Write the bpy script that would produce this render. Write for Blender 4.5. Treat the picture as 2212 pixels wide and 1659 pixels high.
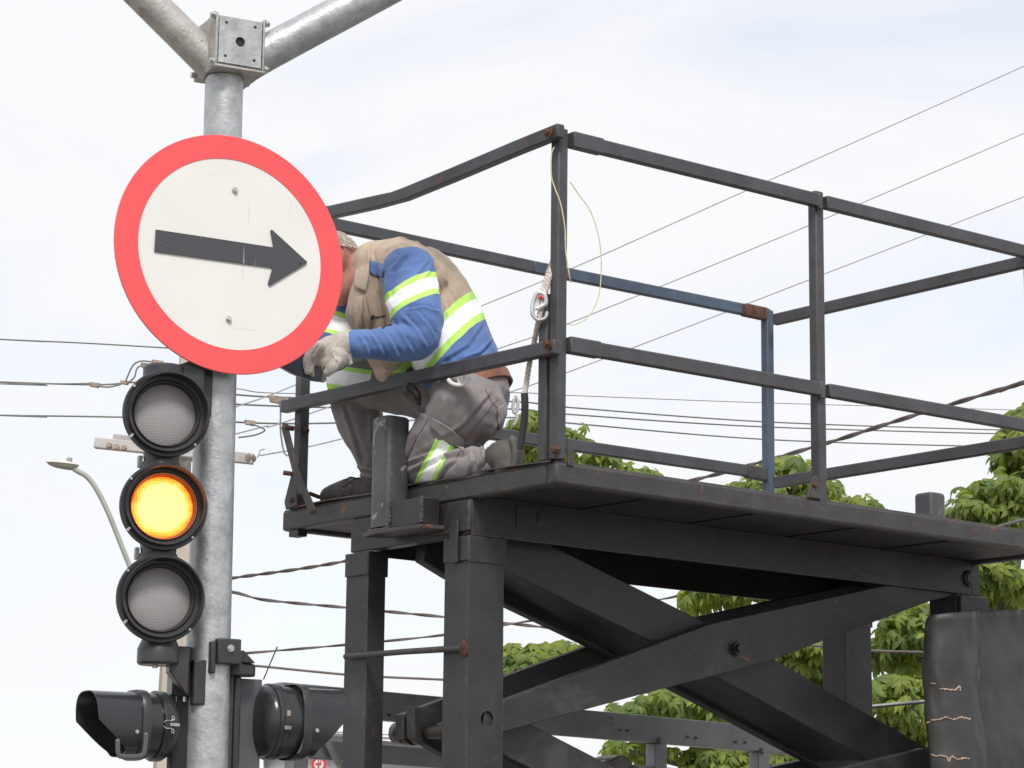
import bpy, bmesh, math, random
from mathutils import Vector, Matrix, noise
R = math.radians
random.seed(7)
for o in list(bpy.data.objects): bpy.data.objects.remove(o)
S = bpy.context.scene
COL = S.collection

# ------------------------------------------------------------------ camera
CW, CH, F = 2212.0, 1659.0, 5389.8
PITCH, ROLL, CZ = .19527, .012026, 1.6
cd = bpy.data.cameras.new('camera'); cam = bpy.data.objects.new('camera', cd); COL.objects.link(cam)
cd.sensor_width = 36; cd.lens = F / CW * 36; cd.clip_start = .1; cd.clip_end = 3000
cam.matrix_world = Matrix.Translation((0, 0, CZ)) @ Matrix.Rotation(math.pi/2 + PITCH, 4, 'X') @ Matrix.Rotation(ROLL, 4, 'Z')
S.camera = cam
S.render.resolution_x, S.render.resolution_y = 1024, 768

# ------------------------------------------------------------------ sky, sun, exposure
SUN_EL, SUN_AZ = R(50), R(172)          # azimuth clockwise from +Y (the camera looks along +Y)
w = bpy.data.worlds.new('World'); S.world = w; w.use_nodes = True
nt = w.node_tree; nt.nodes.clear()
def N(nt, t, **k):
    n = nt.nodes.new(t)
    for a, v in k.items(): setattr(n, a, v)
    return n
sky = N(nt, 'ShaderNodeTexSky', sky_type='NISHITA', sun_disc=False, sun_elevation=SUN_EL, sun_rotation=SUN_AZ)
sky.air_density = 1.0; sky.dust_density = 1.0
tc = N(nt, 'ShaderNodeTexCoord')
mp = N(nt, 'ShaderNodeMapping'); mp.inputs['Scale'].default_value = (1.0, 1.0, 2.6)
mp.inputs['Rotation'].default_value = (0, R(8), 0)
n1 = N(nt, 'ShaderNodeTexNoise'); n1.inputs['Scale'].default_value = 5.0; n1.inputs['Detail'].default_value = 7; n1.inputs['Roughness'].default_value = .52; n1.inputs['Distortion'].default_value = .5
cr = N(nt, 'ShaderNodeMapRange'); cr.inputs[1].default_value = .34; cr.inputs[2].default_value = .58; cr.inputs[3].default_value = .74; cr.inputs[4].default_value = 1.0
mx = N(nt, 'ShaderNodeMix', data_type='RGBA')
mx.inputs['B'].default_value = (5.16, 5.20, 5.31, 1)
bg = N(nt, 'ShaderNodeBackground'); bg.inputs['Strength'].default_value = .096
ow = N(nt, 'ShaderNodeOutputWorld')
L = nt.links.new
L(tc.outputs['Generated'], mp.inputs[0]); L(mp.outputs[0], n1.inputs['Vector']); L(n1.outputs[0], cr.inputs[0]); L(cr.outputs[0], mx.inputs['Factor'])
L(sky.outputs[0], mx.inputs['A']); L(mx.outputs['Result'], bg.inputs[0]); L(bg.outputs[0], ow.inputs[0])
sd = bpy.data.lights.new('sun', 'SUN'); sd.energy = 1.5; sd.angle = R(14); sd.color = (1, .97, .92)
so = bpy.data.objects.new('sun', sd); COL.objects.link(so)
sv = Vector((math.sin(SUN_AZ)*math.cos(SUN_EL), math.cos(SUN_AZ)*math.cos(SUN_EL), math.sin(SUN_EL)))
so.rotation_euler = sv.to_track_quat('Z', 'Y').to_euler(); so.location = sv*50
S.view_settings.view_transform = 'Standard'; S.view_settings.look = 'None'; S.view_settings.gamma = 1
S.view_settings.use_curve_mapping = False; S.view_settings.exposure = .95
S.render.engine = 'CYCLES'

# ------------------------------------------------------------------ geometry of the view: a picture point at a real distance
CAMP = Vector((0, 0, CZ))
def ray(x, y):
    a, b = x - CW/2, y - CH/2; c, s = math.cos(ROLL), math.sin(ROLL)
    a, b = c*a + s*b, -s*a + c*b
    cp, sp = math.cos(PITCH), math.sin(PITCH)
    return Vector((a/F, cp + b/F*sp, sp - b/F*cp))
def at(x, y, Y): r = ray(x, y); return CAMP + r*(Y/r.y)
def mpp(Y): return Y*.985/F                      # metres per picture unit at distance Y

# the lift's own axes: u along its long side, v along its short side, origin under the near corner
LYAW = .683038; LN = Vector((.14746, 8.1, 0))
UD = Vector((math.cos(LYAW), math.sin(LYAW), 0)); VD = Vector((-math.sin(LYAW), math.cos(LYAW), 0))
def lift(P): d = P - LN; return Vector((d.dot(UD), d.dot(VD), P.z))
def onU(x, y, u): r = ray(x, y); return lift(CAMP + r*((u - (CAMP-LN).dot(UD))/r.dot(UD)))
def onV(x, y, v): r = ray(x, y); return lift(CAMP + r*((v - (CAMP-LN).dot(VD))/r.dot(VD)))

# ------------------------------------------------------------------ materials
MATS = {}
def principled(name):
    m = bpy.data.materials.new(name); m.use_nodes = True
    nt = m.node_tree; b = nt.nodes['Principled BSDF']; MATS[name] = m
    return m, nt, b
def mat(name, col, rough=.6, metal=0, var=.15, scale=8, bump=0, bscale=60, spots=None, spec=.5, coat=0, edge=None):
    """colour with uneven tone, optional fine relief, optional list of wear spots (colour, scale, threshold, softness)"""
    m, nt, b = principled(name); L = nt.links.new
    tc = N(nt, 'ShaderNodeTexCoord')
    nz = N(nt, 'ShaderNodeTexNoise'); nz.inputs['Scale'].default_value = scale; nz.inputs['Detail'].default_value = 6; nz.inputs['Roughness'].default_value = .6
    L(tc.outputs['Object'], nz.inputs['Vector'])
    mr = N(nt, 'ShaderNodeMapRange'); mr.inputs[1].default_value = .3; mr.inputs[2].default_value = .7; mr.inputs[3].default_value = 1-var; mr.inputs[4].default_value = 1+var
    L(nz.outputs[0], mr.inputs[0])
    mu = N(nt, 'ShaderNodeMix', data_type='RGBA', blend_type='MULTIPLY'); mu.inputs['Factor'].default_value = 1
    mu.inputs['A'].default_value = (*col, 1); L(mr.outputs[0], mu.inputs['B'])
    out = mu.outputs['Result']
    for (c, sc, th, soft) in (spots or []):
        z = N(nt, 'ShaderNodeTexNoise'); z.inputs['Scale'].default_value = sc; z.inputs['Detail'].default_value = 5; z.inputs['Roughness'].default_value = .7
        z.inputs['Distortion'].default_value = .6
        L(tc.outputs['Object'], z.inputs['Vector'])
        r2 = N(nt, 'ShaderNodeMapRange'); r2.inputs[1].default_value = th; r2.inputs[2].default_value = th+soft; L(z.outputs[0], r2.inputs[0])
        x = N(nt, 'ShaderNodeMix', data_type='RGBA'); L(r2.outputs[0], x.inputs['Factor']); L(out, x.inputs['A']); x.inputs['B'].default_value = (*c, 1)
        out = x.outputs['Result']
    if edge:
        bv = N(nt, 'ShaderNodeBevel', samples=4); bv.inputs['Radius'].default_value = .006; ge = N(nt, 'ShaderNodeNewGeometry')
        dp = N(nt, 'ShaderNodeVectorMath', operation='DOT_PRODUCT'); L(bv.outputs[0], dp.inputs[0]); L(ge.outputs['Normal'], dp.inputs[1])
        ez_ = N(nt, 'ShaderNodeTexNoise'); ez_.inputs['Scale'].default_value = 26; ez_.inputs['Detail'].default_value = 5; ez_.inputs['Roughness'].default_value = .7; L(tc.outputs['Object'], ez_.inputs['Vector'])
        e1_ = N(nt, 'ShaderNodeMapRange'); e1_.inputs[1].default_value = .995; e1_.inputs[2].default_value = .93; L(dp.outputs['Value'], e1_.inputs[0])
        e2_ = N(nt, 'ShaderNodeMapRange'); e2_.inputs[1].default_value = .42; e2_.inputs[2].default_value = .60; e2_.inputs[4].default_value = .85; L(ez_.outputs[0], e2_.inputs[0])
        em_ = N(nt, 'ShaderNodeMath', operation='MULTIPLY'); L(e1_.outputs[0], em_.inputs[0]); L(e2_.outputs[0], em_.inputs[1])
        x = N(nt, 'ShaderNodeMix', data_type='RGBA'); L(em_.outputs[0], x.inputs['Factor']); L(out, x.inputs['A']); x.inputs['B'].default_value = (*edge, 1); out = x.outputs['Result']
    L(out, b.inputs['Base Color'])
    rr = N(nt, 'ShaderNodeMapRange'); rr.inputs[3].default_value = max(.03, rough-.08); rr.inputs[4].default_value = min(1, rough+.08); L(nz.outputs[0], rr.inputs[0]); L(rr.outputs[0], b.inputs['Roughness'])
    b.inputs['Metallic'].default_value = metal; b.inputs['Specular IOR Level'].default_value = spec
    if coat: b.inputs['Coat Weight'].default_value = coat; b.inputs['Coat Roughness'].default_value = .08
    if bump:
        z = N(nt, 'ShaderNodeTexNoise'); z.inputs['Scale'].default_value = bscale; z.inputs['Detail'].default_value = 4
        L(tc.outputs['Object'], z.inputs['Vector'])
        bn = N(nt, 'ShaderNodeBump'); bn.inputs['Strength'].default_value = bump; bn.inputs['Distance'].default_value = .01
        L(z.outputs[0], bn.inputs['Height']); L(bn.outputs[0], b.inputs['Normal'])
    return m
RUST = (.16, .055, .022)
steel = mat('lift_paint', (.026, .0248, .0265), .5, 0, .38, 6, .16, 45, [(RUST, 16, .655, .05), ((.3, .29, .28), 70, .725, .02), ((.05,.046,.045), 3.2, .56, .12)], edge=(.12,.085,.065))
steel_rail = mat('rail_paint', (.055, .055, .063), .5, 0, .36, 6, .14, 45, [(RUST, 11, .645, .06), ((.34, .34, .34), 60, .725, .02)], edge=(.17,.105,.075))
steel_blue = mat('rail_paint_blue', (.055, .078, .120), .5, 0, .4, 5, .1, 45, [(RUST, 9, .64, .05)], edge=(.17,.105,.075))
steel_rusty = mat('rusty_edge_paint', (.042, .040, .042), .55, 0, .3, 9, .2, 40, [(RUST, 14, .60, .07), ((.32, .16, .09), 34, .67, .04), ((.4, .38, .36), 60, .73, .02)], edge=(.17,.105,.075))
steel_scraped = mat('scraped_paint', (.062, .062, .068), .45, 0, .3, 8, .2, 45, [((.25, .24, .23), 11, .62, .02), ((.4, .4, .4), 60, .72, .02)], edge=(.30,.28,.26))
rust_m = mat('rust', (.10, .045, .028), .85, 0, .5, 30, .4, 90)
weld_m = mat('weld_bead', (.06, .058, .06), .5, 0, .4, 60, .8, 90, [(RUST, 30, .6, .05)])
under_m = mat('shade_dark_underside', (.024, .0225, .023), .6, 0, .4, 5, .15, 40, [((.06,.04,.03), 8, .6, .1)])  # shade below the deck put into the base colour, with random brown spots
dark_in = mat('grease_black', (.012, .012, .013), .35, 0, .4, 10, .2, 40)
shaft_m = mat('oiled_steel', (.05, .042, .038), .3, .6, .4, 18, .1, 60)
galv = mat('galvanised_steel', (.42, .435, .445), .42, .45, .24, 17, .22, 60, [((.30, .29, .27), 9, .61, .12), ((.16, .155, .14), 26, .665, .03), ((.58, .59, .60), 6, .55, .25)])
galv_dirty = mat('weathered_galvanised', (.40, .385, .365), .55, .3, .2, 12, .25, 70, [((.24, .18, .12), 9, .56, .14), ((.16, .12, .08), 24, .66, .05)])
zinc = mat('zinc_bolt', (.55, .55, .54), .35, .8, .2, 60)
black_gloss = mat('glossy_black_plastic', (.028, .028, .032), .22, 0, .15, 6, .02, 20, None, .5)
black_satin = mat('satin_black_plastic', (.036, .034, .037), .36, 0, .2, 10, .05, 50)
black_matt = mat('matt_black_inner', (.014, .014, .016), .6, 0, .2, 12)
plate_grey = mat('dark_grey_panel', (.085, .088, .096), .42, 0, .08, 4)
pale_grey = mat('pale_grey_plastic', (.5, .5, .5), .5, 0, .1, 20)
rope_m = mat('rope_fibre', (.66, .58, .53), .9, 0, .25, 50, .5, 300, [((.35, .2, .14), 30, .58, .1)])
alu = mat('aluminium_hook', (.62, .63, .64), .35, .6, .12, 30)
sheath = mat('black_sheath', (.025, .025, .027), .6, 0, .3, 30, .2, 100)
yellow_m = mat('yellow_insulation', (.58, .53, .30), .5, 0, .2, 30)
wire_m = mat('overhead_wire', (.16, .15, .145), .6, 0, .2, 3)
wire_pale = mat('bare_wire', (.30, .30, .31), .5, .2, .2, 3)
cable_m = mat('twisted_cable', (.10, .08, .078), .6, 0, .4, 6)
clamp_m = mat('wedge_clamp', (.28, .22, .18), .7, 0, .4, 14)
concrete = mat('pole_concrete', (.44, .39, .34), .9, 0, .15, 3, .3, 30)
arm_conc = mat('crossarm_concrete', (.46, .44, .43), .85, 0, .12, 5, .2, 30)
lamp_grey = mat('street_lamp_paint', (.31, .32, .29), .55, 0, .1, 3)
lamp_white = mat('street_lamp_shell', (.62, .58, .53), .5, 0, .1, 3)
tarp_m = mat('black_tarpaulin', (.032, .030, .030), .5, 0, .3, 5, .35, 14)
tear_m = mat('torn_fabric_edge', (.42, .30, .23), .9, 0, .3, 40)
guard_m = mat('light_grey_steel', (.25, .255, .27), .5, 0, .25, 5, .1, 40, [((.06, .05, .05), 24, .67, .03)])
van_white = mat('van_paint', (.66, .66, .65), .3, 0, .04, 3, coat=.4)
glass_m = mat('dark_glass', (.03, .035, .04), .08)
tyre_m = mat('tyre_rubber', (.02, .02, .02), .8, 0, .2, 30)
emblem_m = mat('emblem_red', (.62, .06, .075), .4, 0, .1, 10)
white_m = mat('emblem_white', (.75, .74, .72), .4, 0, .05, 10)
bark = mat('bark', (.13, .10, .075), .9, 0, .3, 12, .6, 40)
asphalt = mat('asphalt', (.075, .074, .073), .9, 0, .25, 3, .4, 120)
pave = mat('paving_concrete', (.34, .32, .29), .9, 0, .15, 2, .3, 60)
earth = mat('dry_ground', (.24, .20, .15), .95, 0, .3, .4, .3, 8)
kerb_m = mat('kerb_concrete', (.38, .37, .35), .9, 0, .15, 4, .2, 40)
line_m = mat('road_paint', (.7, .7, .68), .7, 0, .15, 8)
boot_m = mat('boot_leather', (.085, .075, .066), .7, 0, .35, 18, .3, 60)
sole_m = mat('boot_sole', (.105, .10, .082), .8, 0, .2, 30)
belt_m = mat('brown_belt', (.20, .075, .04), .5, 0, .35, 14, .2, 40)
glove_m = mat('grey_glove', (.47, .425, .385), .95, 0, .14, 22, .5, 190)
skin_m = mat('skin', (.42, .19, .14), .55, 0, .16, 22, .15, 120); MATS['skin'].node_tree.nodes['Principled BSDF'].inputs['Subsurface Weight'].default_value = .06
hair_m = mat('grey_hair', (.58, .53, .47), .6, 0, .3, 60)
white_hook = mat('white_buckle', (.72, .71, .69), .35, 0, .05, 30)
ink_m = mat('embroidery', (.05, .04, .035), .9)
navy_m = mat('navy_shell', (.022, .030, .046), .4, 0, .15, 6)

# sign faces: paint with faint scratches
def sign_mat(name, col, scr, amount):
    m, nt, b = principled(name); L = nt.links.new
    tc = N(nt, 'ShaderNodeTexCoord')
    nz = N(nt, 'ShaderNodeTexNoise'); nz.inputs['Scale'].default_value = 5; nz.inputs['Detail'].default_value = 5; L(tc.outputs['Object'], nz.inputs['Vector'])
    mr = N(nt, 'ShaderNodeMapRange'); mr.inputs[1].default_value = .3; mr.inputs[2].default_value = .7; mr.inputs[3].default_value = .97; mr.inputs[4].default_value = 1.03; L(nz.outputs[0], mr.inputs[0])
    mu = N(nt, 'ShaderNodeMix', data_type='RGBA', blend_type='MULTIPLY'); mu.inputs['Factor'].default_value = 1; mu.inputs['A'].default_value = (*col, 1); L(mr.outputs[0], mu.inputs['B'])
    out = mu.outputs['Result']
    for sc, rot in (((26, 1, 3.2), 8), ((40, 1, 2.2), -11), ((3, 1, 34), 4)):
        mp = N(nt, 'ShaderNodeMapping'); mp.inputs['Scale'].default_value = sc; mp.inputs['Rotation'].default_value = (0, R(rot), 0); L(tc.outputs['Object'], mp.inputs[0])
        z = N(nt, 'ShaderNodeTexNoise'); z.inputs['Scale'].default_value = 1; z.inputs['Detail'].default_value = 3; z.inputs['Distortion'].default_value = .3; L(mp.outputs[0], z.inputs['Vector'])
        r2 = N(nt, 'ShaderNodeMapRange'); r2.inputs[1].default_value = .715; r2.inputs[2].default_value = .76; r2.inputs[4].default_value = amount; L(z.outputs[0], r2.inputs[0])
        x = N(nt, 'ShaderNodeMix', data_type='RGBA'); L(r2.outputs[0], x.inputs['Factor']); L(out, x.inputs['A']); x.inputs['B'].default_value = (*scr, 1); out = x.outputs['Result']
    L(out, b.inputs['Base Color']); b.inputs['Roughness'].default_value = .45
    return m
sign_white = sign_mat('sign_white', (.71, .70, .67), (.45, .43, .41), .28)
sign_red = sign_mat('sign_red', (.80, .082, .088), (.62, .07, .08), .4)
sign_black = sign_mat('arrow_black', (.052, .053, .060), (.45, .45, .45), .5)

def lens_mat(name, col, emit=None):
    """ribbed lens: a fine square grid of raised cells"""
    m, nt, b = principled(name); L = nt.links.new
    tc = N(nt, 'ShaderNodeTexCoord'); sp = N(nt, 'ShaderNodeSeparateXYZ'); L(tc.outputs['Object'], sp.inputs[0])
    hs = []
    for ax in ('X', 'Z'):
        a = N(nt, 'ShaderNodeMath', operation='MULTIPLY'); a.inputs[1].default_value = math.pi/.0082; L(sp.outputs[ax], a.inputs[0])
        s = N(nt, 'ShaderNodeMath', operation='SINE'); L(a.outputs[0], s.inputs[0])
        q = N(nt, 'ShaderNodeMath', operation='ABSOLUTE'); L(s.outputs[0], q.inputs[0]); hs.append(q)
    mn = N(nt, 'ShaderNodeMath', operation='MINIMUM'); L(hs[0].outputs[0], mn.inputs[0]); L(hs[1].outputs[0], mn.inputs[1])
    bn = N(nt, 'ShaderNodeBump'); bn.inputs['Strength'].default_value = .16; bn.inputs['Distance'].default_value = .003; L(mn.outputs[0], bn.inputs['Height']); L(bn.outputs[0], b.inputs['Normal'])
    mr = N(nt, 'ShaderNodeMapRange'); mr.inputs[2].default_value = .5; mr.inputs[3].default_value = .78 if not emit else .55; mr.inputs[4].default_value = 1; L(mn.outputs[0], mr.inputs[0])
    mu = N(nt, 'ShaderNodeMix', data_type='RGBA', blend_type='MULTIPLY'); mu.inputs['Factor'].default_value = 1; mu.inputs['A'].default_value = (*col, 1); L(mr.outputs[0], mu.inputs['B'])
    L(mu.outputs['Result'], b.inputs['Base Color']); b.inputs['Roughness'].default_value = .3
    if emit:
        nz = N(nt, 'ShaderNodeTexNoise'); nz.inputs['Scale'].default_value = 13; nz.inputs['Detail'].default_value = 2
        mp = N(nt, 'ShaderNodeMapping'); mp.inputs['Scale'].default_value = (1, 1, 2.2); L(tc.outputs['Object'], mp.inputs[0]); L(mp.outputs[0], nz.inputs['Vector'])
        ln = N(nt, 'ShaderNodeVectorMath', operation='LENGTH'); L(tc.outputs['Object'], ln.inputs[0])
        rd = N(nt, 'ShaderNodeMapRange'); rd.inputs[1].default_value = .06; rd.inputs[2].default_value = .100; rd.inputs[3].default_value = .93; rd.inputs[4].default_value = .22; L(ln.outputs['Value'], rd.inputs[0])
        ad = N(nt, 'ShaderNodeMath', operation='MULTIPLY_ADD'); L(nz.outputs[0], ad.inputs[0]); ad.inputs[1].default_value = .62; L(rd.outputs[0], ad.inputs[2])
        ramp = N(nt, 'ShaderNodeValToRGB'); e = ramp.color_ramp.elements
        e[0].position = .48; e[0].color = (1.0, .10, .012, 1); e[1].position = 1.25; e[1].color = (1.0, .84, .30, 1)
        q = ramp.color_ramp.elements.new(.72); q.color = (1.0, .46, .035, 1)
        q = ramp.color_ramp.elements.new(.95); q.color = (1.0, .72, .15, 1)
        L(ad.outputs[0], ramp.inputs[0])
        m2 = N(nt, 'ShaderNodeMix', data_type='RGBA', blend_type='MULTIPLY'); m2.inputs['Factor'].default_value = 1.0; L(ramp.outputs[0], m2.inputs['A']); L(mr.outputs[0], m2.inputs['B'])
        hr = N(nt, 'ShaderNodeVectorMath', operation='MULTIPLY'); hr.inputs[1].default_value = (2.6, 1, 1); L(m2.outputs['Result'], hr.inputs[0])
        L(hr.outputs[0], b.inputs['Emission Color']); b.inputs['Emission Strength'].default_value = emit
    return m
lens_grey = lens_mat('unlit_ribbed_lens', (.33, .31, .31))
lens_lit = lens_mat('lit_amber_lens', (.5, .25, .05), .70)

def leaf_mat(name, col):   # tone varies from leaf to leaf
    m, nt, b = principled(name); L = nt.links.new
    oi = N(nt, 'ShaderNodeObjectInfo'); tc = N(nt, 'ShaderNodeTexCoord')
    at_ = N(nt, 'ShaderNodeAttribute', attribute_name='tone'); nz = N(nt, 'ShaderNodeTexNoise'); nz.inputs['Scale'].default_value = 1.4; nz.inputs['Detail'].default_value = 3
    gm = N(nt, 'ShaderNodeNewGeometry'); L(gm.outputs['Position'], nz.inputs['Vector'])
    ad = N(nt, 'ShaderNodeMath', operation='ADD'); L(at_.outputs['Fac'], ad.inputs[0]); L(nz.outputs[0], ad.inputs[1])
    ramp = N(nt, 'ShaderNodeValToRGB'); e = ramp.color_ramp.elements
    e[0].position = .35; e[0].color = (col[0]*.55, col[1]*.65, col[2]*.8, 1); e[1].position = 1.25; e[1].color = (col[0]*1.5, col[1]*1.3, col[2]*.9, 1)
    mm = N(nt, 'ShaderNodeMath', operation='MULTIPLY'); mm.inputs[1].default_value = .9; L(ad.outputs[0], mm.inputs[0]); L(mm.outputs[0], ramp.inputs[0])
    L(ramp.outputs[0], b.inputs['Base Color']); b.inputs['Roughness'].default_value = .55
    tr = N(nt, 'ShaderNodeBsdfTranslucent'); 
    hv = N(nt, 'ShaderNodeMix', data_type='RGBA', blend_type='MULTIPLY'); hv.inputs['Factor'].default_value = 1; hv.inputs['B'].default_value = (1.6, 1.55, .55, 1); L(ramp.outputs[0], hv.inputs['A']); L(hv.outputs['Result'], tr.inputs[0])
    ms = N(nt, 'ShaderNodeMixShader'); ms.inputs[0].default_value = .48; L(b.outputs[0], ms.inputs[1]); L(tr.outputs[0], ms.inputs[2])
    L(ms.outputs[0], nt.nodes['Material Output'].inputs[0])
    return m
leaf_m = leaf_mat('leaf', (.185, .260, .075))

# ------------------------------------------------------------------ mesh building
class MB:
    def __init__(s): s.v = []; s.f = []; s.mi = []
    def add(s, vs, fs, mi=0):
        k = len(s.v); s.v += [Vector(p) for p in vs]; s.f += [[i+k for i in f] for f in fs]; s.mi += [mi]*len(fs); return s
    def box(s, a, b, mi=0):
        x0, y0, z0 = [min(a[i], b[i]) for i in range(3)]; x1, y1, z1 = [max(a[i], b[i]) for i in range(3)]
        return s.add([(x0,y0,z0),(x1,y0,z0),(x1,y1,z0),(x0,y1,z0),(x0,y0,z1),(x1,y0,z1),(x1,y1,z1),(x0,y1,z1)],
                     [(3,2,1,0),(4,5,6,7),(0,1,5,4),(1,2,6,5),(2,3,7,6),(3,0,4,7)], mi)
    def beam(s, p, q, wd, ht, up=(0,0,1), mi=0):
        """square bar from p to q, width wd across, height ht along up"""
        p, q = Vector(p), Vector(q); d = (q-p).normalized(); up = Vector(up)
        sd_ = d.cross(up).normalized(); up = sd_.cross(d).normalized()
        vs = []
        for c in (p, q):
            for (i, j) in ((-1,-1),(1,-1),(1,1),(-1,1)): vs.append(c + sd_*(i*wd/2) + up*(j*ht/2))
        return s.add(vs, [(3,2,1,0),(4,5,6,7),(0,1,5,4),(1,2,6,5),(2,3,7,6),(3,0,4,7)], mi)
    def prism(s, poly, vec, mi=0):
        """extrude a flat outline along vec"""
        vec = Vector(vec); n = len(poly); vs = [Vector(p) for p in poly] + [Vector(p)+vec for p in poly]
        fs = [tuple(range(n-1,-1,-1)), tuple(range(n, 2*n))] + [(i, (i+1)%n, (i+1)%n+n, i+n) for i in range(n)]
        return s.add(vs, fs, mi)
    def tube(s, pts, r, k=10, mi=0, cap=True, sx=1.0, ref=None):
        """round bar through points, r a number or one per point"""
        pts = [Vector(p) for p in pts]; n = len(pts); rs = r if isinstance(r, (list, tuple)) else [r]*n
        up = Vector(ref) if ref else Vector((0,0,1)); vs = []
        d0 = (pts[1]-pts[0]).normalized()
        if abs(d0.dot(up)) > .95: up = Vector((0,1,0)) if abs(d0.y) < .9 else Vector((1,0,0))
        for i, p in enumerate(pts):
            d = (pts[min(i+1,n-1)] - pts[max(i-1,0)]).normalized()
            a = d.cross(up).normalized(); b = a.cross(d).normalized(); up = b
            for j in range(k):
                t = 2*math.pi*j/k; vs.append(p + a*(math.cos(t)*rs[i]*sx) + b*(math.sin(t)*rs[i]))
        fs = [(i*k+j, i*k+(j+1)%k, (i+1)*k+(j+1)%k, (i+1)*k+j) for i in range(n-1) for j in range(k)]
        if cap: fs += [tuple(range(k-1,-1,-1)), tuple(range((n-1)*k, n*k))]
        return s.add(vs, fs, mi)
    def lathe(s, prof, k=40, mi=0, M=None, close=False):
        """profile of (radius, y) turned about the local Y axis; z up at angle 0"""
        vs = []
        for (r, y) in prof:
            for j in range(k):
                t = 2*math.pi*j/k; vs.append(Vector((math.sin(t)*r, y, math.cos(t)*r)))
        if M: vs = [M @ v for v in vs]
        n = len(prof)
        fs = [(i*k+j, (i+1)*k+j, (i+1)*k+(j+1)%k, i*k+(j+1)%k) for i in range(n-1) for j in range(k)]
        if close: fs += [tuple(range(k)), tuple(range((n)*k-1, (n-1)*k-1, -1))]
        return s.add(vs, fs, mi)
    def build(s, name, m, parent=None, bevel=0, smooth=35, seg=2):
        me = bpy.data.meshes.new(name); me.from_pydata(s.v, [], s.f); me.update()
        bm = bmesh.new(); bm.from_mesh(me); bmesh.ops.recalc_face_normals(bm, faces=bm.faces); bm.to_mesh(me); bm.free()
        for x in (m if isinstance(m, (list, tuple)) else [m]): me.materials.append(x)
        if any(s.mi): me.polygons.foreach_set('material_index', s.mi)
        me.polygons.foreach_set('use_smooth', [True]*len(me.polygons)); me.set_sharp_from_angle(angle=R(smooth))
        o = bpy.data.objects.new(name, me); COL.objects.link(o)
        if parent: o.parent = parent
        if bevel:
            bv = o.modifiers.new('bevel', 'BEVEL'); bv.width = bevel; bv.segments = seg; bv.limit_method = 'ANGLE'; bv.angle_limit = R(40); bv.harden_normals = False
        return o
def tag(o, label=None, cat=None, group=None, kind=None):
    if label: o['label'] = label
    if cat: o['category'] = cat
    if group: o['group'] = group
    if kind: o['kind'] = kind
    return o
def thing(name, loc, rz=0, label=None, cat=None, group=None):
    o = bpy.data.objects.new(name, None); COL.objects.link(o); o.location = loc; o.rotation_euler = (0, 0, rz); o.empty_display_size = .1
    return tag(o, label, cat, group)
def spline(pts, n=8):
    pts = [Vector(p) for p in pts]; out = []
    for i in range(len(pts)-1):
        p0, p1, p2, p3 = pts[max(i-1,0)], pts[i], pts[i+1], pts[min(i+2, len(pts)-1)]
        for k in range(n):
            t = k/n; out.append(.5*((2*p1) + (p2-p0)*t + (2*p0-5*p1+4*p2-p3)*t*t + (3*p1-p0-3*p2+p3)*t**3))
    return out + [pts[-1]]
def bolt(parent, p, axis, r=.011, h=.012, m=None, name='bolt'):
    b = MB(); p = Vector(p); a = Vector(axis).normalized()
    b.tube([p, p+a*h*.35], r*1.35, 14); b.tube([p+a*h*.35, p+a*h], r, 6)
    return b.build(name, m or zinc, parent)

# ------------------------------------------------------------------ the ground
def sheet(name, x0, x1, y0, y1, z, m):
    b = MB(); b.add([(x0,y0,z),(x1,y0,z),(x1,y1,z),(x0,y1,z)], [(0,1,2,3)]); return tag(b.build(name, m), kind='structure')
sheet('ground', -1500, 1500, -1500, 1500, 0, earth)
sheet('road', -60, 60, 1.5, 6.9, .004, asphalt)
for x in range(-40, 40, 6): 
    sheet('lane_marking', x, x+3, 4.15, 4.28, .008, line_m)
b = MB(); b.box((-60, -3.5, 0), (60, 1.32, .14)); tag(b.build('pavement', pave), kind='structure')
b = MB(); b.box((-60, 1.325, 0), (60, 1.5, .145)); tag(b.build('kerb', kerb_m, bevel=.02), kind='structure')
b = MB(); b.box((-60, 7.08, 0), (60, 22.5, .14)); tag(b.build('pavement', pave), kind='structure')
b = MB(); b.box((-60, 6.9, 0), (60, 7.075, .145)); tag(b.build('kerb', kerb_m, bevel=.02), kind='structure')

# ------------------------------------------------------------------ the signal pole with its two arms
PHI = R(30)                                        # the sign and the lamps are set square to the crossing road
FR = Vector((math.cos(PHI), math.sin(PHI), 0)); FN = Vector((math.sin(PHI), -math.cos(PHI), 0)); UP = Vector((0,0,1))
PY = 7.87
pt, pb = at(484.5, 170, PY), at(443, 1659, PY)
base = pb + (pb-pt)*((pb.z-.15)/(pt.z-pb.z)); POLE = lambda z: base + (pt-base)*((z-base.z)/(pt.z-base.z))
pole = thing('signal_pole', base, 0, 'galvanised steel signal pole with box joint and two upper arms, behind the round sign', 'signal pole')
def P_(p): return Vector(p) - base
b = MB(); zs = [base.z + (pt.z-base.z)*i/24 for i in range(25)]
b.tube([P_(POLE(z)) for z in zs], [.071 - .0085*max(0, min(1, (z-1.9)/2.2)) for z in zs], 40); b.build('shaft', galv, pole)
b = MB(); b.tube([P_(base), P_(base)+Vector((0,0,.02))], .17, 24); b.build('base_plate', galv, pole, .004)
JR = Matrix.Rotation(R(27), 4, 'Z'); jc = at(497, 108, PY-.0)
def J(x, y, z): return P_(jc) + (JR @ Vector((x, y, z)))
def jbox(a, c, name, m, bev=.004):
    b = MB(); b.box(a, c); b.v = [J(*v) for v in b.v]; return b.build(name, m, pole, bev)
hx, hz = .077, .083
jb = jbox((-hx, -.085, -hz), (hx, .085, hz), 'junction_box', galv_dirty)
bm_ = MB()
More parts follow.
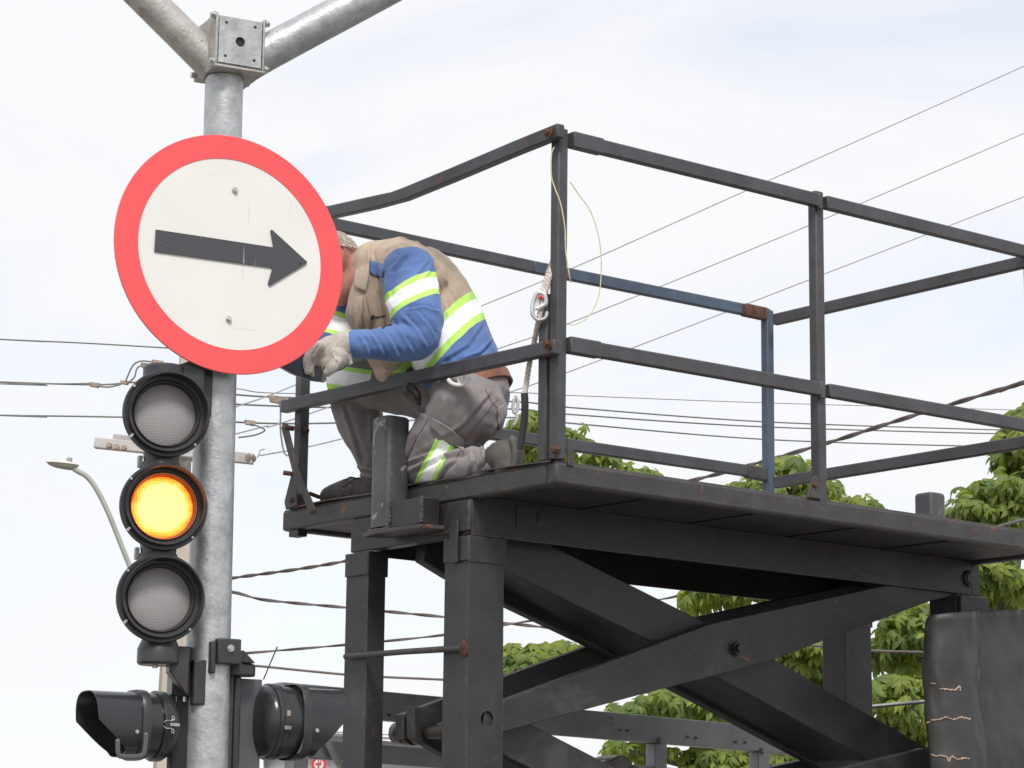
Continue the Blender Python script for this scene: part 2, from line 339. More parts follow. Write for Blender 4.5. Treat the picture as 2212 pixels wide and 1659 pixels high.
# front cover with a round cable hole
def holed(poly, hole, thick, place, m, name, parent, k=28):
    """flat plate in (x,z) with round holes, given thickness along +y"""
    me = bmesh.new(); vs = [me.verts.new((x, 0, z)) for x, z in poly]; es = [me.edges.new((vs[i], vs[(i+1) % len(vs)])) for i in range(len(vs))]
    for hx_, hz_, r in hole:
        hv = [me.verts.new((hx_+r*math.cos(2*math.pi*i/k), 0, hz_+r*math.sin(2*math.pi*i/k))) for i in range(k)]
        es += [me.edges.new((hv[i], hv[(i+1) % k])) for i in range(k)]
    bmesh.ops.triangle_fill(me, use_beauty=True, edges=es)
    ex = bmesh.ops.extrude_face_region(me, geom=me.faces[:])
    bmesh.ops.translate(me, vec=(0, thick, 0), verts=[v for v in ex['geom'] if isinstance(v, bmesh.types.BMVert)])
    bmesh.ops.recalc_face_normals(me, faces=me.faces)
    for v in me.verts: v.co = place(*v.co)
    d = bpy.data.meshes.new(name); me.to_mesh(d); me.free(); d.materials.append(m)
    o = bpy.data.objects.new(name, d); COL.objects.link(o); o.parent = parent; return o
holed([(-hx+.003,-hz+.004),(hx-.003,-hz+.004),(hx-.003,hz-.004),(-hx+.003,hz-.004)], [(0,0,.0165),(-.05,.058,.0055),(.05,.058,.0055),(-.05,-.056,.0055),(.05,-.056,.0055)], .006, lambda x,y,z: J(x, -.094+y, z), galv, 'cover_plate', pole)
b = MB(); b.lathe([(.0001,0),(.0160,0)], 24); b.v = [J(v.x, -.0865, v.z) for v in b.v]; b.build('cable_hole', black_matt, jb)
for s in (-1, 1):
    fl = jbox((s*hx+s*.001, -.096, -hz-.003), (s*(hx+.009), .098, hz+.006), 'flange', galv_dirty, .003)
    for yy in (-.085, .085):
        for zz in (-.078, .08): bolt(fl, J(s*(hx+.009), yy, zz), JR @ Vector((s,0,0)), .010, .016)
jbox((-.088, -.1, -hz-.014), (.088, .1, -hz-.0045), 'bottom_plate', galv_dirty, .003)
def arm_tube(p0, p1, r, m, back):
    a, c = P_(at(*p0)), P_(at(*p1)); b = MB(); d = (c-a)
    b.tube([a, a+d*.15, a+d*.5, c, c+d*2.2], [r*1.06, r*1.02, r, r, r*.92], 40); b.build('arm', m, pole)
arm_tube((466,147,PY+.0), (318,0,PY-.06), .0565, galv_dirty, 0)
arm_tube((535,135,PY+.02), (788,0,PY+.06), .0600, galv, 0)

# ------------------------------------------------------------------ the round arrow sign
sc = at(499, 548, PY-.085)
sign = thing('round_sign', sc, PHI, 'round white sign with red border and black arrow pointing right, on the pole', 'traffic sign')
sign.rotation_euler = (R(-3.5), 0, PHI)
SR = .3985
b = MB(); b.lathe([(.0001,.004),(SR,.004),(SR,.0008),(.0001,.0008)], 128); b.build('back_plate', galv, sign)
b = MB(); b.lathe([(.0001,-.0004),(SR*.8005,-.0004)], 128); b.build('white_face', sign_white, sign)
b = MB(); b.lathe([(SR*.8,-.001),(SR*.8,-.0022),(SR-.0015,-.0022),(SR,-.001),(SR,.0006)], 128); b.build('red_border', sign_red, sign)
# arrow outline measured in the plane of the sign
e1, e2 = Vector((247., 32.)), Vector((-5., -255.))
det = e1.x*e2.y - e1.y*e2.x
def sgn(px, py):
    dx, dy = px-499, py-548
    return ((dx*e2.y - dy*e2.x)/det*SR, (e1.x*dy - e1.y*dx)/det*SR)
outl = [sgn(*p) for p in ((336.8,500.1),(335.3,546.3),(589,578),(580,612),(581.9,616.3),(585,616.5),(663,568.5),(664.8,565.8),(663,563),(587,497),(583.8,495.2),(582.5,498.5),(589.6,534))]
holed([(x, z) for x, z in outl], [(*sgn(361.3, 530), .0042)], .004, lambda x,y,z: Vector((x, -.0065+y, z)), sign_black, 'arrow', sign)
for p in ((503,411),(497.5,688)):
    x, z = sgn(*p); bolt(sign, (x, -.0025, z), (0,-1,0), .0075, .009)
for p in ((649,567),):
    x, z = sgn(*p); bolt(sign, (x, -.0066, z), (0,-1,0), .003, .003, sign_black, 'rivet')
for z in (-.21, .215):
    b = MB(); b.box((-.11,.005,z-.018),(.11,.028,z+.018)); b.build('mounting_bracket', galv, sign, .003)

# ------------------------------------------------------------------ signal lamps
def visor_mesh(r, lfun, k=72, t=.0025, pw=2.0):
    b = MB(); vs = []
    for rr in (r, r-t):
        for j in range(k):
            a = 2*math.pi*j/k; x, z = math.sin(a), math.cos(a); g = 1/((abs(x)**pw+abs(z)**pw)**(1/pw)); x, z = x*g, z*g; ln = lfun(z)
            vs += [(x*rr, .004, z*rr), (x*rr, -ln, z*rr)]
    fs = []
    for j in range(k):
        q = (j+1) % k
        fs += [(2*j,2*j+1,2*q+1,2*q), (2*k+2*q,2*k+2*q+1,2*k+2*j+1,2*k+2*j), (2*j+1,2*k+2*j+1,2*k+2*q+1,2*q+1)]
    return b.add(vs, fs)
# --- three-lamp signal facing the viewer
HZ = [(358,895,PY-.19),(352,1095,PY-.19),(345.5,1293,PY-.19)]
hp = [at(*p) for p in HZ]
org = hp[1].copy(); org.z = 0
PH3 = R(19)
sig = thing('traffic_light', org, PH3, 'three-lamp traffic light with the middle amber lamp lit, left of the pole', 'traffic light')
RI = Matrix.Rotation(-PH3, 4, 'Z')
def SL(p): return RI @ (Vector(p) - org)
for i, p in enumerate(hp):
    c = SL(p); T = Matrix.Translation(c)
    b = MB(); b.lathe([(.093,.02),(.1005,-.004),(.1005,-.012),(.1265,-.014),(.1275,-.018),(.1355,-.019),(.138,-.015),(.138,-.004),(.120,.004),(.114,.05),(.104,.08),(.085,.11),(.05,.128),(.0001,.13)], 72, M=T)
    hd = b.build('lamp_housing', black_satin, sig)
    b = MB(); b.lathe([(.0001,-.003),(.03,-.0025),(.06,.001),(.085,.007),(.0985,.013)], 64)
    ln_ = b.build('lens', lens_lit if i == 1 else lens_grey, sig); ln_.location = c
    tag(ln_, 'lit amber lens' if i == 1 else 'unlit grey ribbed lens')
    b = visor_mesh(.122, lambda z: .026 + .036*max(0, min(1, (z+.45)/1.1))); vz = b.build('visor', black_satin, sig); vz.location = c + Vector((0,-.012,0)); vz.rotation_euler = (0, R(24), 0)
    # spring rim of the visor
    b = MB(); b.lathe([(.1015,-.013),(.1040,-.020),(.108,-.013)], 64, M=T); b.build('lens_rim', black_gloss, hd)
    for (ax, az) in ((-.105,.079),(-.104,-.074),(-.109,-.079),(.092,-.092)):
        bolt(hd, c + Vector((ax*1.01, -.0185, az*1.01)), (0,-1,0), .0032, .004, zinc, 'screw')
for i in (0, 1):
    a, d = SL(hp[i]), SL(hp[i+1]); m_ = (a+d)/2
    b = MB(); k = 20; z0, z1 = m_.z-.03, m_.z+.03
    b.tube([m_+Vector((0,.05,-.03)), m_+Vector((0,.05,-.012)), m_+Vector((0,.05,.006)), m_+Vector((0,.05,.03))], [.066,.064,.055,.058], 24); b.build('lamp_joint', black_satin, sig)
    b = MB(); b.box(m_+Vector((-.072,.052,-.018)), m_+Vector((-.058,.075,.02))); b.build('joint_clip', pale_grey, sig, .003)
# bottom and top knuckles and the clamps that hold them on the pole
q = SL(hp[2]); qb = q + Vector((.012,.05,-.135))
b = MB(); b.tube([qb+Vector((0,0,.02)), qb+Vector((0,0,-.012)), qb+Vector((0,0,-.016)), qb+Vector((0,0,-.058)), qb+Vector((0,0,-.066))], [.05,.064,.066,.066,.06], 32); b.build('knuckle', black_satin, sig)
b = MB(); b.tube([qb+Vector((-.01,0,-.066)), qb+Vector((-.01,0,-.075))], .009, 6); b.build('bolt', zinc, sig)
pl = SL(POLE(hp[2].z-.2))
b = MB(); b.prism([qb+Vector((.03,-.03,-.02)), qb+Vector((.03,-.03,-.085)), Vector((pl.x-.085,qb.y-.03,qb.z-.16)), Vector((pl.x-.085,qb.y-.03,qb.z-.005))], (0,.06,0)); b.build('bracket_arm', black_satin, sig, .004)
b = MB(); b.box((pl.x-.12, pl.y-.045, qb.z-.155), (pl.x-.062, pl.y+.045, qb.z+.0)); b.build('clamp_block', black_satin, sig, .006)
b = MB(); b.box((pl.x-.0605, pl.y-.072, qb.z-.182), (pl.x-.02, pl.y+.07, qb.z-.042)); b.build('clamp_jaw', black_satin, sig, .005)
for dx in (.0, .028):
    b = MB(); b.tube([Vector((pl.x-.105+dx, pl.y-.03, qb.z-.155)), Vector((pl.x-.105+dx, pl.y-.03, qb.z-.172))], .008, 8); b.build('bolt', zinc, sig)
q = SL(hp[0]); qt = q + Vector((-.0,.055,.128)); pl = SL(POLE(hp[0].z+.12))
b = MB(); b.tube([qt+Vector((0,0,-.02)), qt+Vector((0,0,.028)), qt+Vector((0,0,.036))], [.066,.066,.06], 32); b.build('knuckle', black_satin, sig)
b = MB(); b.prism([qt+Vector((.03,-.035,.034)), Vector((pl.x-.062,qt.y-.035,qt.z+.075)), Vector((pl.x-.062,qt.y-.035,qt.z-.08)), qt+Vector((.03,-.035,-.05))], (0,.07,0)); b.build('bracket_arm', black_satin, sig, .004)
b = MB(); b.box((pl.x-.0615, pl.y-.07, qt.z-.11), (pl.x-.025, pl.y+.07, qt.z+.10)); b.build('clamp_jaw', black_satin, sig, .005)

# --- the two single lamps seen from the side
def side_lamp(name, c, rz, label, handle, dome):
    t = thing(name, c, rz, label, 'traffic light', 'side-facing lamps low on the pole')
    b = MB(); b.lathe([(.1,.0),(.112,-.004),(.113,.04),(.112,.052)], 64); hb = b.build('lamp_housing', black_gloss, t)
    b = MB(); b.lathe([(.112,.053),(.1205,.054),(.1215,.058),(.1215,.066),(.1195,.068),(.1195,.071),(.1215,.073),(.1205,.084),(.1145,.086)], 64); b.build('seam_ring', black_gloss, t)
    b = MB(); b.lathe([(.1145,.086)]+[(rr, .086+(yy-.086)*dome) for rr, yy in ((.113,.105),(.106,.128),(.092,.150),(.07,.168),(.04,.180),(.0001,.184))], 64); b.build('rear_dome', black_gloss, t)
    # square-cornered frame round the lens
    k = 48; b = MB()
    def sq(rad, y, pw):
        o = []
        for j in range(k):
            a = 2*math.pi*j/k; c_, s_ = math.cos(a), math.sin(a); rr = rad/((abs(c_)**pw+abs(s_)**pw)**(1/pw)); o.append((s_*rr, y, c_*rr))
        return o
    rings = [sq(.1195,.004,3.2), sq(.1205,0,3.2), sq(.1205,-.022,3.2), sq(.1185,-.026,3.2), sq(.098,-.027,2)]
    b.add([p for q in rings for p in q], [(i*k+j, i*k+(j+1)%k, (i+1)*k+(j+1)%k, (i+1)*k+j) for i in range(4) for j in range(k)]); b.build('frame', black_satin, t)
    b = MB(); b.lathe([(.0001,-.018),(.06,-.016),(.1,-.006)], 48); b.build('lens', lens_grey, t)
    vl = 1.02 if handle else .82
    def lf(z): return vl*(.158 + .010*z if z > .10 else .159 - .108*(min(1,(.10-z)/.92)))
    b = visor_mesh(.1105, lf, pw=3.0); b.build('visor', [black_gloss], t).location = (0,-.02,0)
    for s in (-1, 1):
        bolt(t, (s*.1112, -.045, -.028), (s,0,0), .005, .006, zinc, 'screw')
        if not handle:
            b = MB(); b.box((s*.1225-.002,.05,-.03),(s*.1225+.002,.074,-.018)); b.build('clip', clamp_m, t, .001)
            b = MB(); b.box((s*.1225-.002,.054,.012),(s*.1225+.002,.066,.03)); b.build('clip', clamp_m, t, .001)
            b = MB(); b.box((s*.121-.003,.066,-.028),(s*.121+.003,.074,.01)); b.build('clip_slot', black_matt, t); continue
        # wire latch
        a0 = Vector((s*.121,.07,0)); cl = MB()
        for q in (-1, 1):
            pts = spline([a0+Vector((0,-.022,q*.006)), a0+Vector((s*.003,-.014,q*.013)), a0+Vector((s*.003,.004,q*.013)), a0+Vector((s*.002,.006,q*.026)), a0+Vector((s*.001,.013,q*.028)), a0+Vector((s*.001,.014,q*.018)), a0+Vector((0,.004,q*.014))], 5)
            cl.tube(pts, .0016, 6)
        lt = cl.build('latch', zinc, t); b = MB(); b.box(a0+Vector((-.004,.0,-.005)), a0+Vector((.004,.034,.005))); b.build('latch_tongue', galv_dirty, lt, .001)
    if handle:
        pts = spline([(.122,-.015,-.03),(.122,-.018,-.085),(.121,-.03,-.108),(.121,-.09,-.113),(.121,-.112,-.105),(.121,-.116,-.055)], 8)
        b = MB(); b.tube(pts, [.004]+[.0085]*(len(pts)-2)+[.004], 8, sx=.5); b.build('hinge_bar', plate_grey, t)
    if handle: t.scale = (.9, .9, .9)
    return t
cl_ = at(297, 1567, PY-.105)
tl = side_lamp('traffic_light', cl_, PHI-math.pi/2, 'black single traffic lamp facing left with long cut visor, lower left of pole', True, .45)
def TL(p): return (Matrix.Rotation(-(PHI-math.pi/2), 4, 'Z') @ (Vector(p) - cl_))/.9
pp = TL(POLE(cl_.z))
b = MB(); b.box((-.012, .115, -.42), (.028, pp.y-.062, .118)); b.build('back_panel', black_matt, tl, .006)
b = MB(); b.box((-.02, pp.y-.061, -.42), (.035, pp.y-.045, .09)); b.build('mounting_strip', black_satin, tl, .004)
cr_ = at(625, 1561, PY+.165)
tr_ = side_lamp('traffic_light', cr_, PHI+math.pi/2, 'black single traffic lamp facing right, glossy rear dome showing, right of pole', False, .45)
def TR(p): return Matrix.Rotation(-(PHI+math.pi/2), 4, 'Z') @ (Vector(p) - cr_)
pp = TR(POLE(cr_.z))
def tbox(a, c, name, m, bev=.004):
    b = MB(); b.box(a, c); return b.build(name, m, tr_, bev)
y0 = pp.y
tbox((-.004, .1, -.42), (.018, y0-.098, .132), 'back_panel', plate_grey, .003)
tbox((pp.x-.02, y0-.108, -.42), (pp.x+.02, y0-.085, .136), 'cable_duct', black_gloss, .006)
tbox((pp.x-.02, y0-.083, -.42), (pp.x+.02, y0-.066, .136), 'mounting_strip', black_satin, .005)
b = MB(); ky = y0-.105; b.tube([Vector((pp.x,ky,.137)), Vector((pp.x,ky,.141)), Vector((pp.x,ky,.170)), Vector((pp.x,ky,.175))], [.049,.052,.052,.048], 36); b.build('knuckle', black_satin, tr_)
tbox((pp.x-.095, y0-.070, .165), (pp.x-.045, y0+.010, .245), 'clamp_block', black_satin, .005)
tbox((pp.x-.085, y0+.0105, .135), (pp.x-.05, y0+.028, .235), 'clamp_jaw', black_satin, .004)
b = MB(); b.prism([Vector((pp.x-.06,y0-.093,.176)),Vector((pp.x-.06,y0-.093,.215)),Vector((pp.x-.06,y0-.135,.176))],(.04,0,0)); b.build('gusset', black_satin, tr_, .002)
bolt(tr_, (pp.x-.0955, y0-.032, .214), (-1,0,0), .0085, .010)
wp, wq = TR(at(569,1468,PY+.12)), TR(at(599,1397,PY+.12))
b = MB(); b.tube([wp, (wp+wq)/2, wq], [.0022,.0022,.0024], 6); b.build('cable_tie_tail', black_satin, tr_)

# ------------------------------------------------------------------ dark curved shell behind the sign, in the worker's hand
c0 = at(640, 740, 8.42); sh = thing('curved_shell', c0, R(8), 'dark navy curved shell held in the gloved hand, just below the red border', 'lamp visor')
pl_ = [at(x, y, 8.37)-c0 for x, y in ((560,740),(690,740),(690.5,823),(672,821),(648,815),(626,806),(603,794),(575,775))]
b = MB(); b.prism(pl_, (-.004,.07,.012)); b.build('end_plate', navy_m, sh, .002)

# ------------------------------------------------------------------ the scissor lift (local axes u, v, z)
lf = thing('scissor_lift', LN, LYAW, 'black steel scissor lift platform with guard rails, worker kneeling on it', 'scissor lift')
def part(name, fn, m=None, bevel=.004, parent=None):
    b = MB(); fn(b); return b.build(name, m or steel, parent or lf, bevel)
DZ = 2.947; UE, VE = 2.64, 1.60; V1_ = .446
# deck: chequer sheet on an edge frame
part('deck_plate', lambda b: b.box((.006,.006,2.934),(UE-.006,VE-.006,DZ+.003)), steel_rusty, .002)
def lip(name, p, q, sx, sy):
    part(name, lambda b: b.box(p, q), steel_rusty, .011)
lip('edge_beam', (0,0,2.870),(UE,.05,DZ), 0, 0)
lip('edge_beam', (0,.0505,2.870),(.05,VE,DZ), 0, 0)
lip('edge_beam', (.0505,VE-.05,2.870),(UE,VE,DZ), 0, 0)
lip('edge_beam', (UE-.05,.0505,2.870),(UE,VE-.0505,DZ), 0, 0)
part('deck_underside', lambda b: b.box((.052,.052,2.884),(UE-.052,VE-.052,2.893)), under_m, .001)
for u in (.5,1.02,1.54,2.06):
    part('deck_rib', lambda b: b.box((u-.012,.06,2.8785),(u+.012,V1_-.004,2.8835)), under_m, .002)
# loose edge of the deck sheet over the short side
cv = [(-.006, .02, DZ+.004),(-.007,.2,DZ+.010),(-.006,.42,DZ+.014),(-.006,.5,DZ+.006),(-.007,.75,DZ+.012),(-.006,1.0,DZ+.006),(-.006,1.3,DZ+.012),(-.006,1.55,DZ+.006)]
pts = spline(cv, 5); b = MB()
vs = []; 
for p in pts: vs += [p, p+Vector((.12,0,.002)), p+Vector((.12,0,-.003)), p+Vector((0,0,-.005))]
b.add(vs, [(4*i+j, 4*i+(j+1)%4, 4*i+4+(j+1)%4, 4*i+4+j) for i in range(len(pts)-1) for j in range(4)]); b.build('deck_sheet_edge', steel_rusty, lf)
# long beams, end beams
V1, V2 = .446, 1.165
for (v0, v1_, nm) in ((V1, V1+.010, 'long_beam'), (V2-.010, V2, 'long_beam')):
    bo = part(nm, lambda b: b.box((.0505,v0,2.745),(UE-.0505,v1_,2.8835)), steel, .003)
    fl0, fl1 = (v1_, v1_+.028) if v0 == V1 else (v0-.04, v0)
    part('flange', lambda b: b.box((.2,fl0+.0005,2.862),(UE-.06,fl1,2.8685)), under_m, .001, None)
part('end_beam', lambda b: b.box((.002,V1+.0115,2.748),(.055,V2-.0115,2.869)), steel, .004)
part('end_beam', lambda b: b.box((UE-.06,V1+.0115,2.75),(UE-.004,V2-.0115,2.8685)), steel, .004)
part('corner_plate', lambda b: b.box((-.008,V1-.004,2.76),(.0015,V1+.19,2.868)), steel, .004)
part('beam_end', lambda b: b.box((.004,V1,2.745),(.05,V1+.010,2.869)), steel, .002)
part('beam_end', lambda b: b.box((UE-.05,V1,2.745),(UE,V1+.010,2.869)), steel, .002)
for v in (V1+.005, V1+.19):
    pts = [Vector((-.006, v+random.uniform(-.002,.002), 2.765+.1*i/9)) for i in range(10)]
    b = MB(); b.tube(pts, [.0055+random.uniform(-.002,.0018) for _ in pts], 7); b.build('weld_bead', weld_m, lf)
# pivot boss at each end of the near beam
p = onV(2092,1250,V1)
b = MB(); b.lathe([(.0001,-.016),(.022,-.016),(.024,-.012),(.03,-.010),(.034,-.006),(.034,0)], 28, M=Matrix.Translation((p.x, V1, p.z))); b.build('pivot_pin', steel, lf)
b = MB(); b.lathe([(.0001,-.004),(.018,-.004),(.03,-.003),(.03,0)], 28, M=Matrix.Translation((.30, V1, 2.838))); b.build('pivot_pin', steel, lf)
part('cover_patch', lambda b: b.box((.20,V1-.004,2.79),(.30,V1-.0005,2.866)), steel, .001)
# columns: folded channels open towards the scissors
def column(u, v, sgn, right, zb=.9, hole=None, ub=.0, wd=.150):
    """corner at (u, v); sgn +1: runs to +v"""
    t = .009; vv = v + sgn*.138
    zt = 2.744
    poly = [(u, zb), (u+wd*1.1+ub, zb), (u+wd, zt), (u, zt)]
    def pl3(x, y, z): return Vector((x, v + (0 if sgn > 0 else -t) + y, z))
    o = holed(poly, hole or [], t, pl3, steel, 'column_web', lf)
    ua = u if not right else u+.150-t
    part('column_side', lambda b: b.box((u+.0004, v+sgn*.0095, zb),(u+t, vv, zt)), steel, .003)
    part('column_collar', lambda b: b.box((u-.006, v-.0055 if sgn > 0 else v+.0005, 2.655),(u+wd+.008, (v-.0005) if sgn > 0 else v+.0055, 2.7435)), steel, .002)
    part('column_collar', lambda b: b.box((u-.0065, v+sgn*.0, 2.660),(u-.0005, vv, 2.7432)), steel, .002)
    return o
column(.0, V1+.006, 1, False, hole=[(.087, 2.125, .028)])
column(.0, 1.035, 1, False, wd=.075)
column(2.475, 1.035, 1, True)
column(2.50, V1+.006, 1, True)
part('column_head', lambda b: b.box((2.497,V1-.02,2.664),(2.66,V1-.004,2.738)), steel, .004)
part('column_tab', lambda b: b.box((-.016,V1+.055,2.655),(-.0085,V1+.10,2.80)), steel, .002)
part('hole_lining', lambda b: b.lathe([(.0001,.03),(.029,.03),(.029,.0095)], 24, M=Matrix.Translation((.087, V1+.006, 2.125))), dark_in, 0)
p, q = onU(746,1418.5,-.016), onU(996,1400,-.016)
b = MB(); b.tube([p, p+(q-p)*.5+Vector((0,0,.002)), q], [.0105,.0105,.0115], 12); b.build('tie_rod', steel_rusty, lf)
b = MB(); b.lathe([(.0001,-.006),(.018,-.006),(.026,-.001),(.028,0)], 12, M=Matrix.Translation((-.006, q.y, q.z)) @ Matrix.Rotation(-math.pi/2, 4, 'Z')); b.build('weld_bead', rust_m, lf)
# scissor arms
A = [(.08,2.07),(.19,2.092),(.75,2.235),(1.44,2.406),(2.0,2.588),(2.36,2.705),(2.50,2.735),(2.52,2.80),(2.40,2.81),(1.97,2.717),(1.14,2.525),(.18,2.196),(.08,2.16)]
B = [(2.45,2.11),(1.546,2.423),(1.15,2.549),(.417,2.762),(.25,2.812),(.12,2.82),(.10,2.70),(.22,2.652),(.922,2.446),(1.414,2.285),(2.10,2.053),(2.40,1.945),(2.5,1.96),(2.5,2.08)]
CC = [(.07,2.185),(.18,2.185),(.30,2.140),(1.2,1.83),(2.4,1.35),(2.4,1.25),(1.2,1.68),(.25,2.005),(.08,2.075)]
DD = [(2.5,1.96),(2.4,1.945),(1.4,1.78),(.2,1.30),(.1,1.30),(.1,1.40),(1.2,1.90),(2.3,2.12),(2.5,2.1)]
def arm(poly, v0, v1_, nm='scissor_arm', m=None):
    b = MB(); b.prism([(u, v0, z) for u, z in poly], (0, v1_-v0, 0)); return b.build(nm, m or steel, lf, .004)
arm(A, V1+.016, V1+.064); arm(A, .915, .965)
arm(B, .535, .585); arm(B, .845, .895)
b = MB(); b.prism([(u,.5855,z) for u, z in ((.25,2.70),(.922,2.462),(1.414,2.301),(2.1,2.069),(2.1,2.079),(1.414,2.311),(.922,2.472),(.25,2.71))], (0,.259,0)); b.build('scissor_web', steel, lf)
arm(CC, .535, .585); arm(CC, .845, .895)
arm(DD, V1+.016, V1+.064); arm(DD, .915, .965)
# centre pivot, its nut
p = onV(1587,1401,V1+.016)
b = MB(); b.lathe([(.0001,-.034),(.014,-.034),(.016,-.030),(.016,-.018)], 20, M=Matrix.Translation(p)); b.lathe([(.017,-.02),(.026,-.02),(.026,-.004),(.034,-.003),(.034,0)], 6, M=Matrix.Translation(p)); b.build('pivot_nut', dark_in, lf)
# cross shaft between the arms at the left end
b = MB(); b.lathe([(.0001,-.0),(.036,0),(.04,.006),(.04,.05),(.034,.056),(.034,.07),(.046,.074),(.046,.1),(.036,.104),(.036,.13),(.048,.134),(.048,.16),(.03,.164),(.03,.30),(.042,.304),(.042,.34),(.034,.344),(.034,.5)], 28, M=Matrix.Translation((.135, 1.03, 2.10)) @ Matrix.Rotation(math.pi, 4, 'Z')); b.build('cross_shaft', shaft_m, lf)
b = MB(); b.tube([(.22,.70,1.90),(.75,.70,1.86),(1.3,.70,1.82),(1.305,.70,1.82),(2.0,.70,1.78)], [.055,.055,.055,.032,.032], 20); b.build('hydraulic_cylinder', dark_in, lf)
hp_ = [onV(x, y, .5) for x, y in ((1098,1588),(1125,1580),(1160,1582),(1182,1574))]
hp_ = spline([Vector((.2,.6,2.13)), Vector((.32,.62,2.118)), Vector((.42,.66,2.085)), Vector((.46,.7,2.03))], 6)
b = MB(); b.tube(hp_, .028, 14); b.build('hose', dark_in, lf)
kc = onV(1320,1668,.71)
b = MB()
for (dx, dz, rr) in ((-.06,-.005,.045),(.0,.0,.06),(.055,-.012,.04)):
    b.tube([kc+Vector((dx,-.06,dz)), kc+Vector((dx,.06,dz))], rr, 20)
b.build('cylinder_knuckle', shaft_m, lf, .004)
# socket tubes for a demountable crane
def socket(c, r, z0, z1, du):
    k = 40; pw = 5.0; vs = []
    zz = [z0, z1-.012, z1-.004, z1, z1, z0+.02]
    rr = [r, r, r-.003, r-.008, r-.014, r-.014]
    b = MB()
    for z, q in zip(zz, rr):
        for j in range(k):
            a = 2*math.pi*j/k; c_, s_ = math.cos(a), math.sin(a); g = q/((abs(c_)**pw+abs(s_)**pw)**(1/pw)); vs.append((c.x+c_*g, c.y+s_*g, z))
    b.add(vs, [(i*k+j, i*k+(j+1)%k, (i+1)*k+(j+1)%k, (i+1)*k+j) for i in range(5) for j in range(k)]); return b
sc_ = onU(842,1000,-.06); sb = socket(Vector((-.058, sc_.y, 0)), .052, 2.80, 3.196, 0).build('socket_tube', steel_scraped, lf)
part('socket_bracket', lambda b: b.box((-.092,.60,2.79),(-.018,sc_.y-.054,2.885)), steel, .004)
part('socket_base', lambda b: b.prism([(-.008,.58,2.775),(-.10,.60,2.775),(-.13,sc_.y-.02,2.772),(-.118,sc_.y+.075,2.770),(-.004,sc_.y+.05,2.775)], (0,0,.014)), steel_rusty, .002)
for (v, z0, z1) in ((.602,2.795,2.885),(sc_.y-.052,2.8,2.885)):
    pts = [Vector((-.094+random.uniform(-.001,.001), v+random.uniform(-.003,.003), z0+(z1-z0)*i/11)) for i in range(12)]
    b = MB(); b.tube(pts, [.006+random.uniform(-.0025,.002) for _ in pts], 7); b.build('weld_bead', weld_m, lf)
pts = [Vector((-.112+random.uniform(-.002,.002), sc_.y+.05-.012*i, 2.79)) for i in range(12)]
b = MB(); b.tube(pts, [.007+random.uniform(-.003,.002) for _ in pts], 7); b.build('weld_bead', weld_m, lf)
socket(Vector((UE+.058, .755, 0)), .050, 2.80, 3.205, 0).build('socket_tube', steel_scraped, lf)
part('socket_bracket', lambda b: b.box((UE+.001,.665,2.79),(UE+.09,.70,2.885)), steel, .004)

# guard rails: posts and bars of square tube
def bar(p, q, m=None, wd=.032, ht=.050, name='guard_rail', bev=.005):
    b = MB(); b.beam(p, q, wd, ht); return b.build(name, m or steel_rail, lf, bev)
def post(u, v, z0, z1, m=None, wd=.042):
    b = MB(); b.box((u-wd/2,v-wd/2,z0),(u+wd/2,v+wd/2,z1)); return b.build('guard_post', m or steel_rail, lf, .005)
TZ, MZ = 4.066, 3.355            # centres of the top and middle bars
post(.018,.016, DZ+.006, 4.088)
post(.012,.066, DZ+.006, 3.52, None, .042)
post(1.262,.02, DZ-.02, 4.10)
post(2.49,.02, DZ+.004, 4.092)
post(2.49,1.50, DZ+.004, 4.09, steel_blue)
post(.02,1.515, DZ+.004, 4.088)
# long near side
for (z, x0y, x1y) in ((TZ, None, None), (MZ, None, None)):
    y_off = 0
    a_ = [onV(1233,302,-.005), onV(2225,547,-.005)] if z == TZ else [onV(1226,745,-.005), onV(2225,921,-.005)]
    m1 = a_[0] + (a_[1]-a_[0])*((1.24-a_[0].x)/(a_[1].x-a_[0].x)); m2 = a_[0] + (a_[1]-a_[0])*((1.284-a_[0].x)/(a_[1].x-a_[0].x))
    bar(a_[0]+Vector((.002,0,0)), m1); bar(m2, a_[1])
    b = MB(); e_ = (a_[1]-a_[0]).normalized(); b.beam(a_[0], a_[0]+e_*.135, .038, .055); b.build('rail_sleeve', steel_rail, lf, .004)
    b = MB(); b.box((1.236,-.008,m1.z-.035),(1.262,-.0215,m1.z+.028)); b.build('weld_plate', steel_rail, lf, .006)
# short near side: the top bar is bent
bp = [onU(x, y, -.022) for x, y in ((1212,282),(1120,319),(985,376),(880,419),(852,428),(815,437),(720,458),(640,470))]
b = MB(); up = Vector((0,0,1)); vs = []
for i, p in enumerate(bp):
    for (du, dz) in ((-.017,-.024),(.017,-.024),(.017,.024),(-.017,.024)): vs.append(p+Vector((du,0,dz*(1 if i != 4 else .9))))
n = len(bp); fs = [(4*i+j, 4*i+(j+1)%4, 4*i+4+(j+1)%4, 4*i+4+j) for i in range(n-1) for j in range(4)] + [(3,2,1,0), tuple(4*(n-1)+j for j in range(4))]
b.add(vs, fs); tb = b.build('guard_rail', steel_rail, lf, .005); tag(tb, 'top rail with a bend in it')
p, q = onU(1204,749,-.026), onU(613,879,-.026); bar(p, q, None, .036, .048)
for px_, py_ in ((1187,287),(1186,745)):
    c = onU(px_, py_, -.045); b = MB(); b.tube([c, c+Vector((-.022,0,0))], .010, 6); b.tube([c+Vector((-.002,0,0)), c+Vector((-.006,0,0))], .018, 12); b.build('bolt', rust_m, lf)
